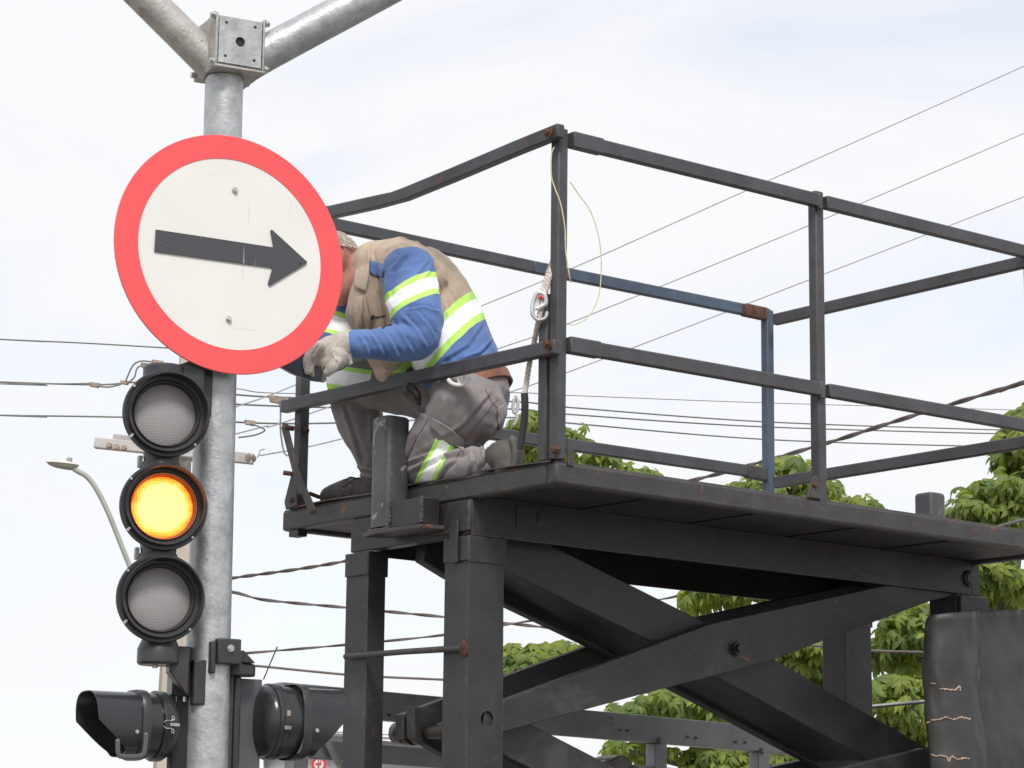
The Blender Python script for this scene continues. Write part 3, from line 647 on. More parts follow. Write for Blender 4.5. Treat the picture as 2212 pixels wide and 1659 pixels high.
# far long side and right side
def lineV(pts, v, m, nm='guard_rail'):
    a, c = onV(*pts[0], v), onV(*pts[1], v); bar(a, c, m)
    return a, c
a, c = lineV([(700,481),(1150,577)], 1.515, steel_rail); lineV([(1150,577),(1660,680)], 1.515, steel_blue)
lineV([(1050,935),(1660,1024)], 1.50, steel_rail)
for (x0_, y0_, x1_, y1_) in ((1606,669,1653,679),(1612,1018,1652,1026)):
    a, c = onV(x0_,y0_,1.497), onV(x1_,y1_,1.497); b = MB(); b.beam(a, c, .036, .056); b.build('rail_sleeve', rust_m if y0_ < 900 else steel_rusty, lf, .004)
def lineU(p0, p1, u, m):
    a, c = onU(*p0, u), onU(*p1, u); bar(a, c, m)
lineU((1674,691),(2235,561), 2.47, steel_rail)
lineU((1674,1043),(2235,952), 2.47, steel_rail)
# hinge tabs at the post feet
part('post_foot', lambda b: b.prism([(1.175,.0,DZ+.002),(1.245,.0,DZ+.002),(1.245,.0,DZ+.07),(1.225,.0,DZ+.085),(1.205,.0,DZ+.075)], (0,-.006,0)), steel_rusty, .001)
part('post_foot', lambda b: b.prism([(.046,.0,DZ-.01),(.075,.0,DZ-.01),(.066,.0,DZ+.075),(.046,.0,DZ+.08)], (0,-.006,0)), steel_rusty, .001)
bolt(lf, (1.212,-.007,DZ+.05), (0,-1,0), .008, .008, rust_m)
c = onU(1200,972,-.01); b = MB(); b.tube([c+Vector((.012,0,0)), c+Vector((-.02,0,.002))], .014, 8); b.build('bolt', rust_m, lf)
# latch of the left post: gusset and two flat straps
def upoly(pxs, u): return [onU(x, y, u) for x, y in pxs]
b = MB(); b.prism(upoly(((614,1084),(617,1101),(641,1091),(640,1024),(629,1024)), -.012), (.008,0,0)); b.build('gusset', steel_rusty, lf, .001)
b = MB(); b.prism(upoly(((607,925),(611,913),(618,914),(643,1018),(654,1062),(651,1068),(644,1069),(631,1018)), -.040), (.009,0,0)); b.build('latch_strap', steel_rusty, lf, .002)
b = MB(); b.prism(upoly(((634,1012),(643,1014),(660,1054),(680,1100),(678,1112),(668,1110),(656,1080)), -.050), (.008,0,0)); b.build('latch_strap', steel_rusty, lf, .002)
for (x0_, y0_, x1_, y1_, r_) in ((614,922,634,926,.010),(612,1021,640,1025,.009)):
    a, c = onU(x0_,y0_,-.05), onU(x1_,y1_,-.012); b = MB(); b.tube([a, c], r_, 10); b.build('latch_pin', rust_m, lf)
a, c = onU(655,929,.01), onU(668,931,.03); b = MB(); b.tube([a, (a+c)/2, c], [.010,.014,.006], 10); b.build('latch_pin', rust_m, lf)
bolt(lf, onU(629,1080,-.014), (-1,0,0), .009, .010, steel_rusty); bolt(lf, onU(673,1106,-.052), (-1,0,0), .008, .006, rust_m)
a, c = onU(669,1066,-.0), onU(690,1074,.05); b = MB(); b.tube([a, c], .008, 8); b.build('latch_pin', rust_m, lf)
part('drain_block', lambda b: b.box((.005,1.50,2.845),(.05,1.56,2.8695)), steel, .003)
# base frame the columns stand on
for v in (.46, 1.03): part('base_frame', lambda b: b.box((-.3,v-.0,.80),(2.9,v+.14,.899)), steel, .005)
for u in (.3,1.3,2.3): part('base_frame', lambda b: b.box((u,.61,.81),(u+.08,1.02,.89)), steel, .005)
for u in (.1,2.3):
    for v in (.25,1.25):
        b = MB(); b.lathe([(.2,-.0),(.36,.0),(.4,.03),(.4,.19),(.36,.22),(.2,.22),(.16,.12),(.0001,.12)], 32, M=Matrix.Translation((u+.15, v, .405))); b.build('wheel', tyre_m, lf)
part('axle', lambda b: [b.tube([(u+.15,.3,.405),(u+.15,1.4,.405)], .05, 12) for u in (.1,2.3)] and b.box((.15,.7,.405),(2.55,.9,.80)), steel, 0)

# ------------------------------------------------------------------ black tarpaulin cover hanging at the right end
tp = thing('tarpaulin', LN + UD*2.15 + VD*.15, LYAW, 'torn black tarpaulin cover hanging at the lower right of the lift', 'tarpaulin')
b = MB(); nu, nz_ = 60, 40; vs = []
o_ = Vector((2.15,.15,0))
for i in range(nu+1):
    t = i/nu
    for j in range(nz_+1):
        s = j/nz_
        # path across: a rounded roll, a tuck, then the flat sheet
        if t < .42:
            a = R(-150 + 250*t/.42); rx = .135
            x, y = .02+rx*math.sin(a*.62)*1.05, .05-.085*math.cos(a*.62)
        else:
            q = (t-.42)/.58; x, y = .142+q*.62, .055 + .028*math.exp(-((q)/.03)**2)*1 - .012*math.sin(q*7)
        top = 2.60+.085*min(1, max(0, t*1.15)) - (.03*max(0, 1-t/.06)**2 if t < .06 else 0)
        z = top - s*1.05
        y += .030*abs(noise.noise(Vector((t*7+s*3, s*4-t*2, 1))))*(.3+s) + .014*noise.noise(Vector((t*6, s*5, 1)))*(.3+s) + .010*noise.noise(Vector((t*17, s*9, 3))) + (.02*math.sin(s*6+1))*(1 if t < .4 else .3)
        x += .016*noise.noise(Vector((t*3, s*6, 5))) - (.020*math.exp(-((s-.36)/.14)**2) if t > .3 else .022*math.exp(-((s-.05)/.1)**2)*(-1))
        vs.append((x, y, z))
b.add(vs, [(i*(nz_+1)+j, (i+1)*(nz_+1)+j, (i+1)*(nz_+1)+j+1, i*(nz_+1)+j+1) for i in range(nu) for j in range(nz_)])
sheet_o = b.build('cover_sheet', tarp_m, tp); sm = sheet_o.modifiers.new('thick', 'SOLIDIFY'); sm.thickness = .004
from mathutils.bvhtree import BVHTree
MT = Matrix.Translation(LN + UD*o_.x + VD*o_.y) @ Matrix.Rotation(LYAW, 4, 'Z'); MI = MT.inverted()
tb_ = BVHTree.FromPolygons([MT @ v.co for v in sheet_o.data.vertices], [p.vertices for p in sheet_o.data.polygons])
for row in (((2012,1477),(2020,1477)), ((2030,1489),(2040,1488),(2052,1490),(2064,1489),(2073,1483),(2074,1491)), ((2002,1562),(2009,1559)), ((2012,1556),(2028,1554),(2044,1550),(2060,1554),(2076,1550),(2096,1553)), ((2012,1630),(2022,1634),(2034,1632),(2046,1637),(2050,1645),(2056,1634),(2068,1640),(2082,1638),(2094,1640))):
    out = []
    for p in spline([Vector((x, y, 0)) for x, y in row], 7):
        d = ray(p.x, p.y+random.uniform(-1.3,1.3)).normalized(); h = tb_.ray_cast(CAMP, d)
        if h[0]: out.append(MI @ (CAMP + d*(h[3]-.0065)))
    b = MB(); b.tube(out, [random.uniform(.0016,.0040) for _ in out], 6); b.build('tear', tear_m, tp)

# ------------------------------------------------------------------ grey guard frame of the truck behind
gf = thing('truck_guard_frame', LN, LYAW, 'grey steel guard frame of the truck behind the scissor arms', 'guard frame')
a, c = onV(600,1506,1.75), onV(1745,1606,1.75); b = MB(); b.beam(a, c, .06, .112); b.build('top_rail', guard_m, gf, .005)
a2, c2 = onV(600,1613,1.75), onV(1745,1700,1.75); b = MB(); b.beam(a2, c2, .05, .072); b.build('lower_rail', guard_m, gf, .005)
for x in (640,1418,1640,1745):
    p = onV(x,1640,1.75); b = MB(); b.box((p.x-.035,1.72,.9),(p.x+.035,1.78,a.z+(c.z-a.z)*(p.x-a.x)/(c.x-a.x)-.058)); b.build('upright', guard_m, gf, .004)
for x, y in ((1340,1577),(1355,1578),(1485,1592),(1504,1594),(1590,1603),(1610,1604),(840,1545)):
    p = onV(x,y,1.715); b = MB(); b.lathe([(.0001,-.004),(.006,-.004),(.006,0)], 10, M=Matrix.Translation(p)); b.build('bolt', dark_in, gf)
for x, y in ((1427,1600),(1648,1622)): bolt(gf, onV(x,y,1.715), (0,-1,0), .011, .012, guard_m)
a, c = onV(703,1596,1.70), onV(738,1662,1.70); b = MB(); b.tube([a, c, c+(c-a)*3], .013, 12); b.build('stay', galv_dirty, gf)

# ------------------------------------------------------------------ white van behind
VY = 11.2
vo = at(570,1650,VY); vo.z = 0
van = thing('white_van', vo, 0, 'white van with a small red emblem, half hidden behind the lift columns', 'van')
def vp(x, y): p = at(x, y, VY) - vo; return p.x, p.z
side = [vp(572,1900),vp(570,1600),vp(577,1556),vp(600,1543)] + [vp(*q) for q in ((740,1549),(860,1563),(1010,1583),(1130,1602),(1185,1613),(1240,1626),(1275,1638),(1310,1656),(1400,1760),(1480,1830),(1640,1862))]
xe = side[-1][0]; side += [(xe+.05, .8), (xe+.05, .45), (side[0][0], .45)]
secs = [[(x, dv, .45+(z-.45)*sc_z) for x, z in side] for (dv, sc_z) in ((.12,1.0),(.03,.985),(.0,.955),(1.75,.955),(1.72,.985),(1.63,1.0))]
n = len(side); b = MB()
b.add([p for s_ in secs for p in s_], [(i*n+j, i*n+(j+1) % n, (i+1)*n+(j+1) % n, (i+1)*n+j) for i in range(len(secs)-1) for j in range(n)] + [tuple(range(n)), tuple(range(len(secs)*n-1, (len(secs)-1)*n-1, -1))])
b.build('body', van_white, van, 0, 30)
gp = [vp(600,1577),vp(860,1590),vp(1190,1640)]
b = MB(); b.prism([(x,-.012,z) for x, z in gp]+[(x,-.012,z+.008) for x, z in gp[::-1]], (0,.011,0)); b.build('gutter', pale_grey, van, .002)
b = MB(); b.prism([(1.0,-.006,1.35),(1.9,-.006,1.33),(1.55,-.006,1.78),(1.0,-.006,1.86)], (0,.005,0)); b.build('side_window', glass_m, van)
for u in (.5, 1.95):
    b = MB(); b.lathe([(.0001,-.02),(.2,-.02),(.24,-.03),(.3,-.03),(.32,.0),(.32,.16)], 32, M=Matrix.Translation((u,.0,.46))); b.build('wheel', tyre_m, van)
ex, ez = vp(689,1651)
em = MB(); em.lathe([(.022,-.004),(.034,-.004),(.034,-.001)], 36, M=Matrix.Translation((ex,0,ez))); eo = em.build('emblem_ring', emblem_m, van)
em = MB(); em.lathe([(.0001,-.003),(.0225,-.003)], 36, M=Matrix.Translation((ex,0,ez))); em.build('emblem_disc', white_m, eo)
for q in (((-.016,-.001),(.012,.005)),((-.004,.0055),(.0,.020)),((.005,.0055),(.009,.018)),((-.005,-.022),(.002,-.0015))):
    em = MB(); em.box((ex+q[0][0],-.006,ez+q[0][1]),(ex+q[1][0],-.0035,ez+q[1][1])); em.build('emblem_stroke', emblem_m, eo)

# ------------------------------------------------------------------ the worker
PO = LN + UD*.2 + VD*.85 + Vector((0,0,DZ+.004))
man = thing('person', PO, 0, 'worker in blue and beige shirt with reflective bands, kneeling on the platform behind the sign', 'person')
def W(x, y, Y): return at(x, y, Y) - PO
def rounded(b, pts, rs, k=22, sx=1.0, ref=None, sub=5):
    """limb: a tapered tube through joints with rounded ends"""
    pts = [Vector(p) for p in pts]; fine = spline(pts, sub); n = len(pts)
    rr = []
    for i in range(len(fine)):
        f = i/sub; j = min(int(f), n-2); t = f-j; t = t*t*(3-2*t); rr.append(rs[j]*(1-t)+rs[j+1]*t)
    d0 = (fine[0]-fine[1]).normalized(); d1 = (fine[-1]-fine[-2]).normalized()
    pre = [(fine[0]+d0*rr[0]*math.sin(a)*.9, rr[0]*math.cos(a)) for a in (R(85),R(60),R(35),R(15))]
    post_ = [(fine[-1]+d1*rr[-1]*math.sin(a)*.9, rr[-1]*math.cos(a)) for a in (R(15),R(35),R(60),R(85))]
    allp = [p for p, _ in pre]+fine+[p for p, _ in post_]; allr = [q for _, q in pre]+rr+[q for _, q in post_]
    b.tube(allp, allr, k, 0, True, sx, ref)
def pxl(P):
    d = P - CAMP; cp, sp = math.cos(PITCH), math.sin(PITCH); z = d.y*cp + d.z*sp; u_ = -d.y*sp + d.z*cp
    a, b_ = F*d.x/z, -F*u_/z; c, s = math.cos(ROLL), math.sin(ROLL)
    return CW/2 + c*a - s*b_, CH/2 + s*a + c*b_
def crease(x, y, lines):
    """height of the drawn folds (ridge with a valley beside it) at a picture point"""
    h = 0
    for (pts, wd, amp) in lines:
        for (x0, y0), (x1, y1) in zip(pts, pts[1:]):
            dx, dy = x1-x0, y1-y0; l2 = dx*dx+dy*dy; t = ((x-x0)*dx+(y-y0)*dy)/l2
            if t < -.15 or t > 1.15: continue
            e = ((x-x0)*dy-(y-y0)*dx)/math.sqrt(l2)
            if abs(e) < wd*3: w2 = wd*.72; h += amp*(math.exp(-(e/w2)**2) - .9*math.exp(-((e-w2*1.5)/w2)**2))*min(1, (t+.15)/.3, (1.15-t)/.3)
    return h
def fuse(b, name, m, parent, voxel=.008, smooth=4, fold=0, fscale=14, seed=0, stretch=(1,1,1), finer=None, folds=None):
    """weld the limbs of b into one skin, smooth it and fold it like cloth"""
    tmp = b.build('tmp', m); r = tmp.modifiers.new('r', 'REMESH'); r.mode = 'VOXEL'; r.voxel_size = voxel
    s = tmp.modifiers.new('s', 'SMOOTH'); s.factor = .5; s.iterations = smooth
    dg = bpy.context.evaluated_depsgraph_get(); me = bpy.data.meshes.new_from_object(tmp.evaluated_get(dg)); bpy.data.objects.remove(tmp)
    me.name = name; me.materials.clear()
    for x in (m if isinstance(m, (list, tuple)) else [m]): me.materials.append(x)
    if fold:
        nv = [v.normal.copy() for v in me.vertices]
        for v, nn in zip(me.vertices, nv):
            p = v.co; q = Vector((p.x*stretch[0], p.y*stretch[1], p.z*stretch[2]))
            w_ = noise.noise(q*3+Vector((seed,0,5)))*.5
            f = noise.noise(q*fscale+Vector((seed+w_*2,1,2)))
            f = (1-abs(f)*2.2)*.7 + noise.noise(q*fscale*2.3+Vector((seed,7,3)))*.35 + noise.noise(q*fscale*.45+Vector((seed,3,9)))*.9
            if finer: f *= finer(p)
            g = 0
            if folds and nn.y < .35: g = crease(*pxl(p+PO), folds)
            v.co = p + nn*(f*fold + g)
    me.polygons.foreach_set('use_smooth', [True]*len(me.polygons)); me.update()
    o = bpy.data.objects.new(name, me); COL.objects.link(o); o.parent = parent; return o
LIME = (.52, .85, .17); WHT = (.97, .97, .97)
def cloth(name, regions, bands, weave=900, rough=.85):
    """regions: base colour, or (low, high) colours split by the first band's plane; bands: (point, axis, widths, centre, reach)"""
    m, nt, b = principled(name); L = nt.links.new
    tc = N(nt, 'ShaderNodeTexCoord'); nz = N(nt, 'ShaderNodeTexNoise'); nz.inputs['Scale'].default_value = 9; nz.inputs['Detail'].default_value = 6; L(tc.outputs['Object'], nz.inputs['Vector'])
    mr = N(nt, 'ShaderNodeMapRange'); mr.inputs[1].default_value = .3; mr.inputs[2].default_value = .7; mr.inputs[3].default_value = .80; mr.inputs[4].default_value = 1.14; L(nz.outputs[0], mr.inputs[0])
    wob = N(nt, 'ShaderNodeTexNoise'); wob.inputs['Scale'].default_value = 13; L(tc.outputs['Object'], wob.inputs['Vector'])
    def rgb(c): n = N(nt, 'ShaderNodeRGB'); n.outputs[0].default_value = (*c, 1); return n.outputs[0]
    def step(val, th, soft=.0012):
        n = N(nt, 'ShaderNodeMapRange'); n.inputs[1].default_value = th-soft; n.inputs[2].default_value = th+soft; L(val, n.inputs[0]); return n.outputs[0]
    def mixc(f, a, c): n = N(nt, 'ShaderNodeMix', data_type='RGBA'); L(f, n.inputs['Factor']); L(a, n.inputs['A']); L(c, n.inputs['B']); return n.outputs['Result']
    def plane(p0, ax):
        s = N(nt, 'ShaderNodeVectorMath', operation='SUBTRACT'); L(tc.outputs['Object'], s.inputs[0]); s.inputs[1].default_value = p0
        d = N(nt, 'ShaderNodeVectorMath', operation='DOT_PRODUCT'); L(s.outputs[0], d.inputs[0]); d.inputs[1].default_value = Vector(ax).normalized()
        a = N(nt, 'ShaderNodeMath', operation='MULTIPLY_ADD'); L(wob.outputs[0], a.inputs[0]); a.inputs[1].default_value = .012; L(d.outputs['Value'], a.inputs[2]); return a.outputs[0]
    col = None
    if isinstance(regions[0], (tuple, list)):
        p0, ax, wd, c0, rc = bands[0]; s = plane(p0, ax); col = mixc(step(s, sum(wd)), rgb(regions[0]), rgb(regions[1]))
    else: col = rgb(regions)
    mu = N(nt, 'ShaderNodeMix', data_type='RGBA', blend_type='MULTIPLY'); mu.inputs['Factor'].default_value = 1; L(col, mu.inputs['A']); L(mr.outputs[0], mu.inputs['B']); col = mu.outputs['Result']
    for (p0, ax, wd, c0, rc) in bands:
        s = plane(p0, ax)
        seq = mixc(step(s, wd[0]), rgb(LIME), rgb(WHT)); seq = mixc(step(s, wd[0]+wd[1]), seq, rgb(LIME))
        g = N(nt, 'ShaderNodeMath', operation='SUBTRACT'); L(step(s, 0), g.inputs[0]); L(step(s, sum(wd)), g.inputs[1]); f = g.outputs[0]
        if rc:
            ds = N(nt, 'ShaderNodeVectorMath', operation='DISTANCE'); L(tc.outputs['Object'], ds.inputs[0]); ds.inputs[1].default_value = c0
            lt = N(nt, 'ShaderNodeMath', operation='LESS_THAN'); L(ds.outputs['Value'], lt.inputs[0]); lt.inputs[1].default_value = rc
            ml = N(nt, 'ShaderNodeMath', operation='MULTIPLY'); L(f, ml.inputs[0]); L(lt.outputs[0], ml.inputs[1]); f = ml.outputs[0]
        col = mixc(f, col, seq)
    L(col, b.inputs['Base Color']); b.inputs['Roughness'].default_value = rough; b.inputs['Specular IOR Level'].default_value = .25; b.inputs['Sheen Weight'].default_value = .15
    z = N(nt, 'ShaderNodeTexNoise', noise_type='RIDGED_MULTIFRACTAL'); z.inputs['Scale'].default_value = 16; z.inputs['Detail'].default_value = 4; z.inputs['Distortion'].default_value = .8; L(tc.outputs['Object'], z.inputs['Vector'])
    bn = N(nt, 'ShaderNodeBump'); bn.inputs['Strength'].default_value = .35; bn.inputs['Distance'].default_value = .006; L(z.outputs[0], bn.inputs['Height'])
    z2 = N(nt, 'ShaderNodeTexNoise'); z2.inputs['Scale'].default_value = 420; z2.inputs['Detail'].default_value = 2; L(tc.outputs['Object'], z2.inputs['Vector'])
    b2 = N(nt, 'ShaderNodeBump'); b2.inputs['Strength'].default_value = .25; b2.inputs['Distance'].default_value = .002; L(z2.outputs[0], b2.inputs['Height']); L(bn.outputs[0], b2.inputs['Normal']); L(b2.outputs[0], b.inputs['Normal'])
    return m
BLUE, BEIGE, GREY = (.105,.180,.40), (.47,.365,.28), (.240,.218,.216)
ta = Vector((-.736,0,.677))
shirt_m = cloth('shirt_cloth', (BLUE, BEIGE), [(W(931.4,788,8.6), ta, (.026,.055,.027), (0,0,0), 0)])
sleeve_m = cloth('sleeve_cloth', BLUE, [(W(880,622,8.58), (.484,0,-.875), (.021,.044,.021), (0,0,0), 0)])
sleeve_far = cloth('far_sleeve_cloth', BLUE, [(W(735,682,8.95), (-.35,0,-.94), (.02,.06,.02), (0,0,0), 0)])
pants_m = cloth('trouser_cloth', GREY, [(W(911,1021,8.7), (.87,0,-.48), (.016,.04,.014), W(930,1014,8.66), .122), (W(730,797,9.12), (-.29,0,-.957), (.018,.052,.018), W(735,820,9.12), .2)])
YA = Vector((.15,1,0)).normalized()
# trousers
b = MB()
rounded(b, [W(1000,800,8.74), W(1015,850,8.74), W(1018,880,8.74)], [.150,.165,.150], 26, .86, YA)
rounded(b, [W(1012,880,8.64), W(962,940,8.70), W(900,1002,8.80)], [.140,.112,.084])
rounded(b, [W(900,1006,8.80), W(960,1012,8.66), W(1025,1006,8.51), W(1068,998,8.43)], [.082,.074,.060,.056])
rounded(b, [W(985,850,8.88), W(870,830,9.02), W(752,818,9.16)], [.135,.112,.090])
rounded(b, [W(757,812,9.16), W(772,890,9.18), W(805,975,9.2), W(822,1020,9.2)], [.090,.090,.076,.070])
fuse(b, 'trousers', pants_m, man, .0058, 2, .005, 11, 3, (1,1,1.3), None,
     [([(1055,850),(1000,915),(925,965)],7,.008), ([(1085,900),(1040,960),(985,985)],6,.008), ([(905,905),(885,965),(868,1005)],6,.007), ([(1000,975),(950,985),(890,1015)],6,.010), ([(975,960),(920,985),(880,1000)],5,.008),
      ([(985,992),(960,1010),(948,1035)],5,.007), ([(1040,960),(1046,985),(1036,1010)],5,.010), ([(1062,952),(1070,980),(1062,1005)],5,.009), ([(1015,975),(1022,995),(1012,1020)],5,.007), ([(740,880),(765,950),(778,1000)],6,.008), ([(800,890),(800,950),(815,990)],7,.008), ([(772,1008),(800,1015),(835,1008)],4,.008), ([(778,1025),(805,1030),(840,1022)],4,.008), ([(870,850),(900,880),(915,900)],6,.007)])
from mathutils.bvhtree import BVHTree
def drape(objs, outline, name, m, off=.004, thick=.004, n=14, parent=None):
    """a cloth piece laid on a garment: the outline is cut into a grid and rests on the surface below"""
    trees = [BVHTree.FromPolygons([v.co+PO for v in o.data.vertices], [p.vertices for p in o.data.polygons]) for o in objs]
    def hit(x, y):
        d = ray(x, y).normalized(); best = None
        for t in trees:
            h = t.ray_cast(CAMP, d)
            if h[0] and (best is None or h[3] < best): best = h[3]
        return CAMP + d*(best-off) - PO if best else None
    k = len(outline)//2; A_, B_ = outline[:k], outline[k:][::-1]     # two opposite edges, same number of points
    vs, ok = [], True; last = None
    def along(pl_, t):
        q = t*(len(pl_)-1); i = min(int(q), len(pl_)-2); f = q-i; return (pl_[i][0]*(1-f)+pl_[i+1][0]*f, pl_[i][1]*(1-f)+pl_[i+1][1]*f)
    for i in range(n+1):
        a, c = along(A_, i/n), along(B_, i/n)
        for j in range(n+1):
            f = j/n; h = hit(a[0]*(1-f)+c[0]*f, a[1]*(1-f)+c[1]*f); h = h or last; last = h; vs.append(h or Vector())
    b = MB(); b.add(vs, [(i*(n+1)+j, (i+1)*(n+1)+j, (i+1)*(n+1)+j+1, i*(n+1)+j+1) for i in range(n) for j in range(n)])
    o = b.build(name, m, parent or man); sm = o.modifiers.new('thick', 'SOLIDIFY'); sm.thickness = thick; sm.offset = 1
    s2 = o.modifiers.new('soft', 'SMOOTH'); s2.factor = .5; s2.iterations = 2
    return o
def stitch(objs, pts, name, m, r=.0016, off=.002):
    trees = [BVHTree.FromPolygons([v.co+PO for v in o.data.vertices], [p.vertices for p in o.data.polygons]) for o in objs]; out = []
    for p in spline([Vector((x, y, 0)) for x, y in pts], 10):
        d = ray(p.x, p.y).normalized(); hs = [t.ray_cast(CAMP, d)[3] for t in trees]; hs = [h for h in hs if h]
        if hs: out.append(CAMP + d*(min(hs)-off) - PO)
    b = MB(); b.tube(out, r, 6); return b.build(name, m, man)
pants = bpy.data.objects['trousers']
pocket_m = cloth('pocket_cloth', (.255,.232,.23), [])
seam_m = mat('seam_thread', (.155,.138,.136), .9)
drape([pants], [(934,902),(965,918),(1003,950), (1003,976),(964,950),(931,922)], 'pocket_flap', pocket_m, .007, .005)
drape([pants], [(1086,872),(1094,905),(1092,936), (1076,925),(1074,900),(1074,880)], 'pocket_flap', pocket_m, .006, .004, 10)
stitch([pants], [(1000,960),(985,992)], 'seam', seam_m); stitch([pants], [(1075,862),(1040,905),(1006,950)], 'seam', seam_m, .0013)
stitch([pants], [(925,905),(895,955),(880,990)], 'seam', seam_m, .0013); stitch([pants], [(1048,838),(1062,868),(1075,880)], 'seam', seam_m, .0013)
stitch([pants], [(1060,925),(1036,945),(1024,965)], 'seam', seam_m, .0013)
# shirt body
b = MB()
rounded(b, [W(1010,815,8.74), W(985,770,8.75), W(940,690,8.80), W(893,625,8.83), W(866,598,8.85)], [.150,.160,.185,.185,.150], 30, .92, YA)
rounded(b, [W(905,610,8.66), W(870,590,8.85), W(850,600,9.03)], [.105,.125,.105], 24)
rounded(b, [W(868,690,8.80), W(845,760,8.80), W(842,800,8.80)], [.140,.100,.055], 24)
rounded(b, [W(858,580,8.86), W(815,572,8.87), W(788,578,8.87)], [.115,.088,.078], 24)
rounded(b, [W(812,620,8.80), W(790,680,8.76)], [.085,.075], 20)
fuse(b, 'shirt', shirt_m, man, .0058, 2, .006, 10, 11, (1.5,1,.9), None,
     [([(800,540),(812,600),(822,660),(830,710)],5,.007), ([(790,640),(797,690),(800,730)],5,.009), ([(768,650),(776,700),(782,740)],4,.010), ([(835,540),(870,528),(910,540),(945,575)],6,.006), ([(850,552),(890,540),(925,560)],5,.005), ([(960,600),(985,640),(1000,660)],6,.007), ([(940,610),(960,650),(968,680)],5,.006),
      ([(1040,700),(1010,745),(960,775)],6,.007), ([(1060,735),(1035,762),(1000,775)],5,.009), ([(820,775),(850,785),(885,770)],4,.008), ([(830,800),(850,805),(870,800)],4,.007)])
# sleeves
b = MB()
rounded(b, [W(884,590,8.63), W(890,640,8.58), W(905,695,8.53)], [.100,.096,.088], 24)
rounded(b, [W(905,690,8.52), W(905,728,8.51), W(868,741,8.49), W(800,744,8.45), W(760,742,8.43)], [.078,.074,.066,.051,.046], 24)
fuse(b, 'sleeve', sleeve_m, man, .0055, 2, .004, 15, 23, (.7,1,1.5), None,
     [([(876,548),(846,585),(835,640)],6,.008), ([(925,562),(890,605),(865,635)],5,.005), ([(935,560),(925,590),(905,610)],5,.005), ([(775,725),(790,745),(800,772)],5,.006), ([(795,716),(815,740),(832,775)],5,.007), ([(818,706),(842,735),(862,772)],5,.007), ([(845,694),(870,725),(892,762)],5,.007), ([(872,684),(900,712),(920,748)],5,.007), ([(900,676),(922,700),(938,725)],5,.006), ([(880,668),(915,664),(945,672)],4,.006)])
b = MB()
rounded(b, [W(810,610,9.04), W(755,690,9.0), W(715,760,8.92)], [.100,.088,.075], 24)
rounded(b, [W(715,762,8.92), W(655,755,8.75), W(600,735,8.62)], [.072,.062,.046], 24)
fuse(b, 'sleeve', sleeve_far, man, .008, 4, .006, 16, 29)
shirt_o = bpy.data.objects['shirt']; slv = bpy.data.objects['sleeve']
plain_beige = cloth('collar_cloth', (.50,.395,.305), []); plain_blue = cloth('tab_cloth', BLUE, [])
drape([shirt_o, slv], [(795,562),(808,564),(832,572), (828,600),(812,597),(799,590)], 'shoulder_tab', plain_blue, .006, .003, 8)
stitch([shirt_o], [(801,686),(806,681),(809,686),(805,690),(802,687),(808,684),(812,687),(815,684),(817,688),(819,683),(822,686),(825,682),(827,685),(830,681),(833,683)], 'embroidery', ink_m, .0017, .002)
stitch([shirt_o], [(812,715),(835,706),(858,694)], 'pocket_edge', ink_m, .0022, .001)
stitch([shirt_o], [(790,640),(800,690),(806,735)], 'seam', belt_m, .0010, .001)
# belt and its hook
b = MB(); k = 48; vs = []
c0 = W(1018,848,8.745); ax = (W(985,770,8.75)-W(1012,826,8.74)).normalized(); fb = ax.cross(YA).normalized(); sd2 = fb.cross(ax)
for (h, rr) in ((-.020,.166),(-.020,.176),(.020,.176),(.020,.166)):
    for j in range(k):
        a = 2*math.pi*j/k; vs.append(c0 + ax*h + fb*(math.cos(a)*rr*.88) + sd2*(math.sin(a)*rr*1.0))
b.add(vs, [(i*k+j, i*k+(j+1)%k, ((i+1)%4)*k+(j+1)%k, ((i+1)%4)*k+j) for i in range(4) for j in range(k)]); b.build('belt', belt_m, man)
hk = spline([W(968,820,8.47), W(978,829,8.46), W(993,832,8.46), W(1005,828,8.46), W(1016,818,8.47)], 6)
b = MB(); b.tube(hk, .0075, 8); b.tube([W(993,830,8.46), W(991,816,8.46)], .006, 8); b.tube([W(1004,826,8.46), W(1003,812,8.46)], .006, 8); b.build('belt_hook', white_hook, man)
b = MB(); rounded(b, [W(885,838,8.60), W(900,855,8.59), W(905,872,8.6)], [.022,.016,.008], 12); b.build('tool_pouch', dark_in, man)
# glove: palm, four curled fingers, thumb
b = MB(); GW = lambda x, y, Y: W(x-10, 742+(y-742)*.86, Y)
rounded(b, [GW(766,742,8.43), GW(748,748,8.42), GW(724,758,8.41), GW(704,766,8.40)], [.043,.046,.048,.042], 22, .95)
rounded(b, [GW(736,776,8.40), GW(712,790,8.40)], [.044,.034], 18)
rounded(b, [GW(748,760,8.42), GW(758,780,8.42), GW(766,792,8.42)], [.040,.024,.010], 16)
gy = (8.350, 8.372, 8.396, 8.42)
fl = [((700,748),(683,764),(674,788),(676,812)), ((702,764),(688,780),(682,802),(686,820)), ((708,774),(697,792),(692,812),(696,830)), ((716,782),(708,800),(704,818),(707,832))]
for yy, pts in zip(gy, fl):
    rounded(b, [GW(*p, yy + .005*i) for i, p in enumerate(pts)], [.0185,.0175,.016,.0135], 14)
rounded(b, [GW(738,785,8.375), GW(728,802,8.365), GW(716,816,8.365)], [.022,.018,.013], 14)
fuse(b, 'glove', glove_m, man, .0036, 2, .0018, 24, 41, (1,1,1), None,
     [([(688,747),(674,768),(671,805)],3.2,-.004), ([(694,761),(682,782),(681,813)],3.2,-.004), ([(702,773),(692,794),(692,819)],3.2,-.004), ([(742,725),(746,749),(754,779)],3,.004), ([(725,745),(718,762),(728,779)],3.5,.004), ([(708,740),(698,754),(690,766)],3.5,.003)])
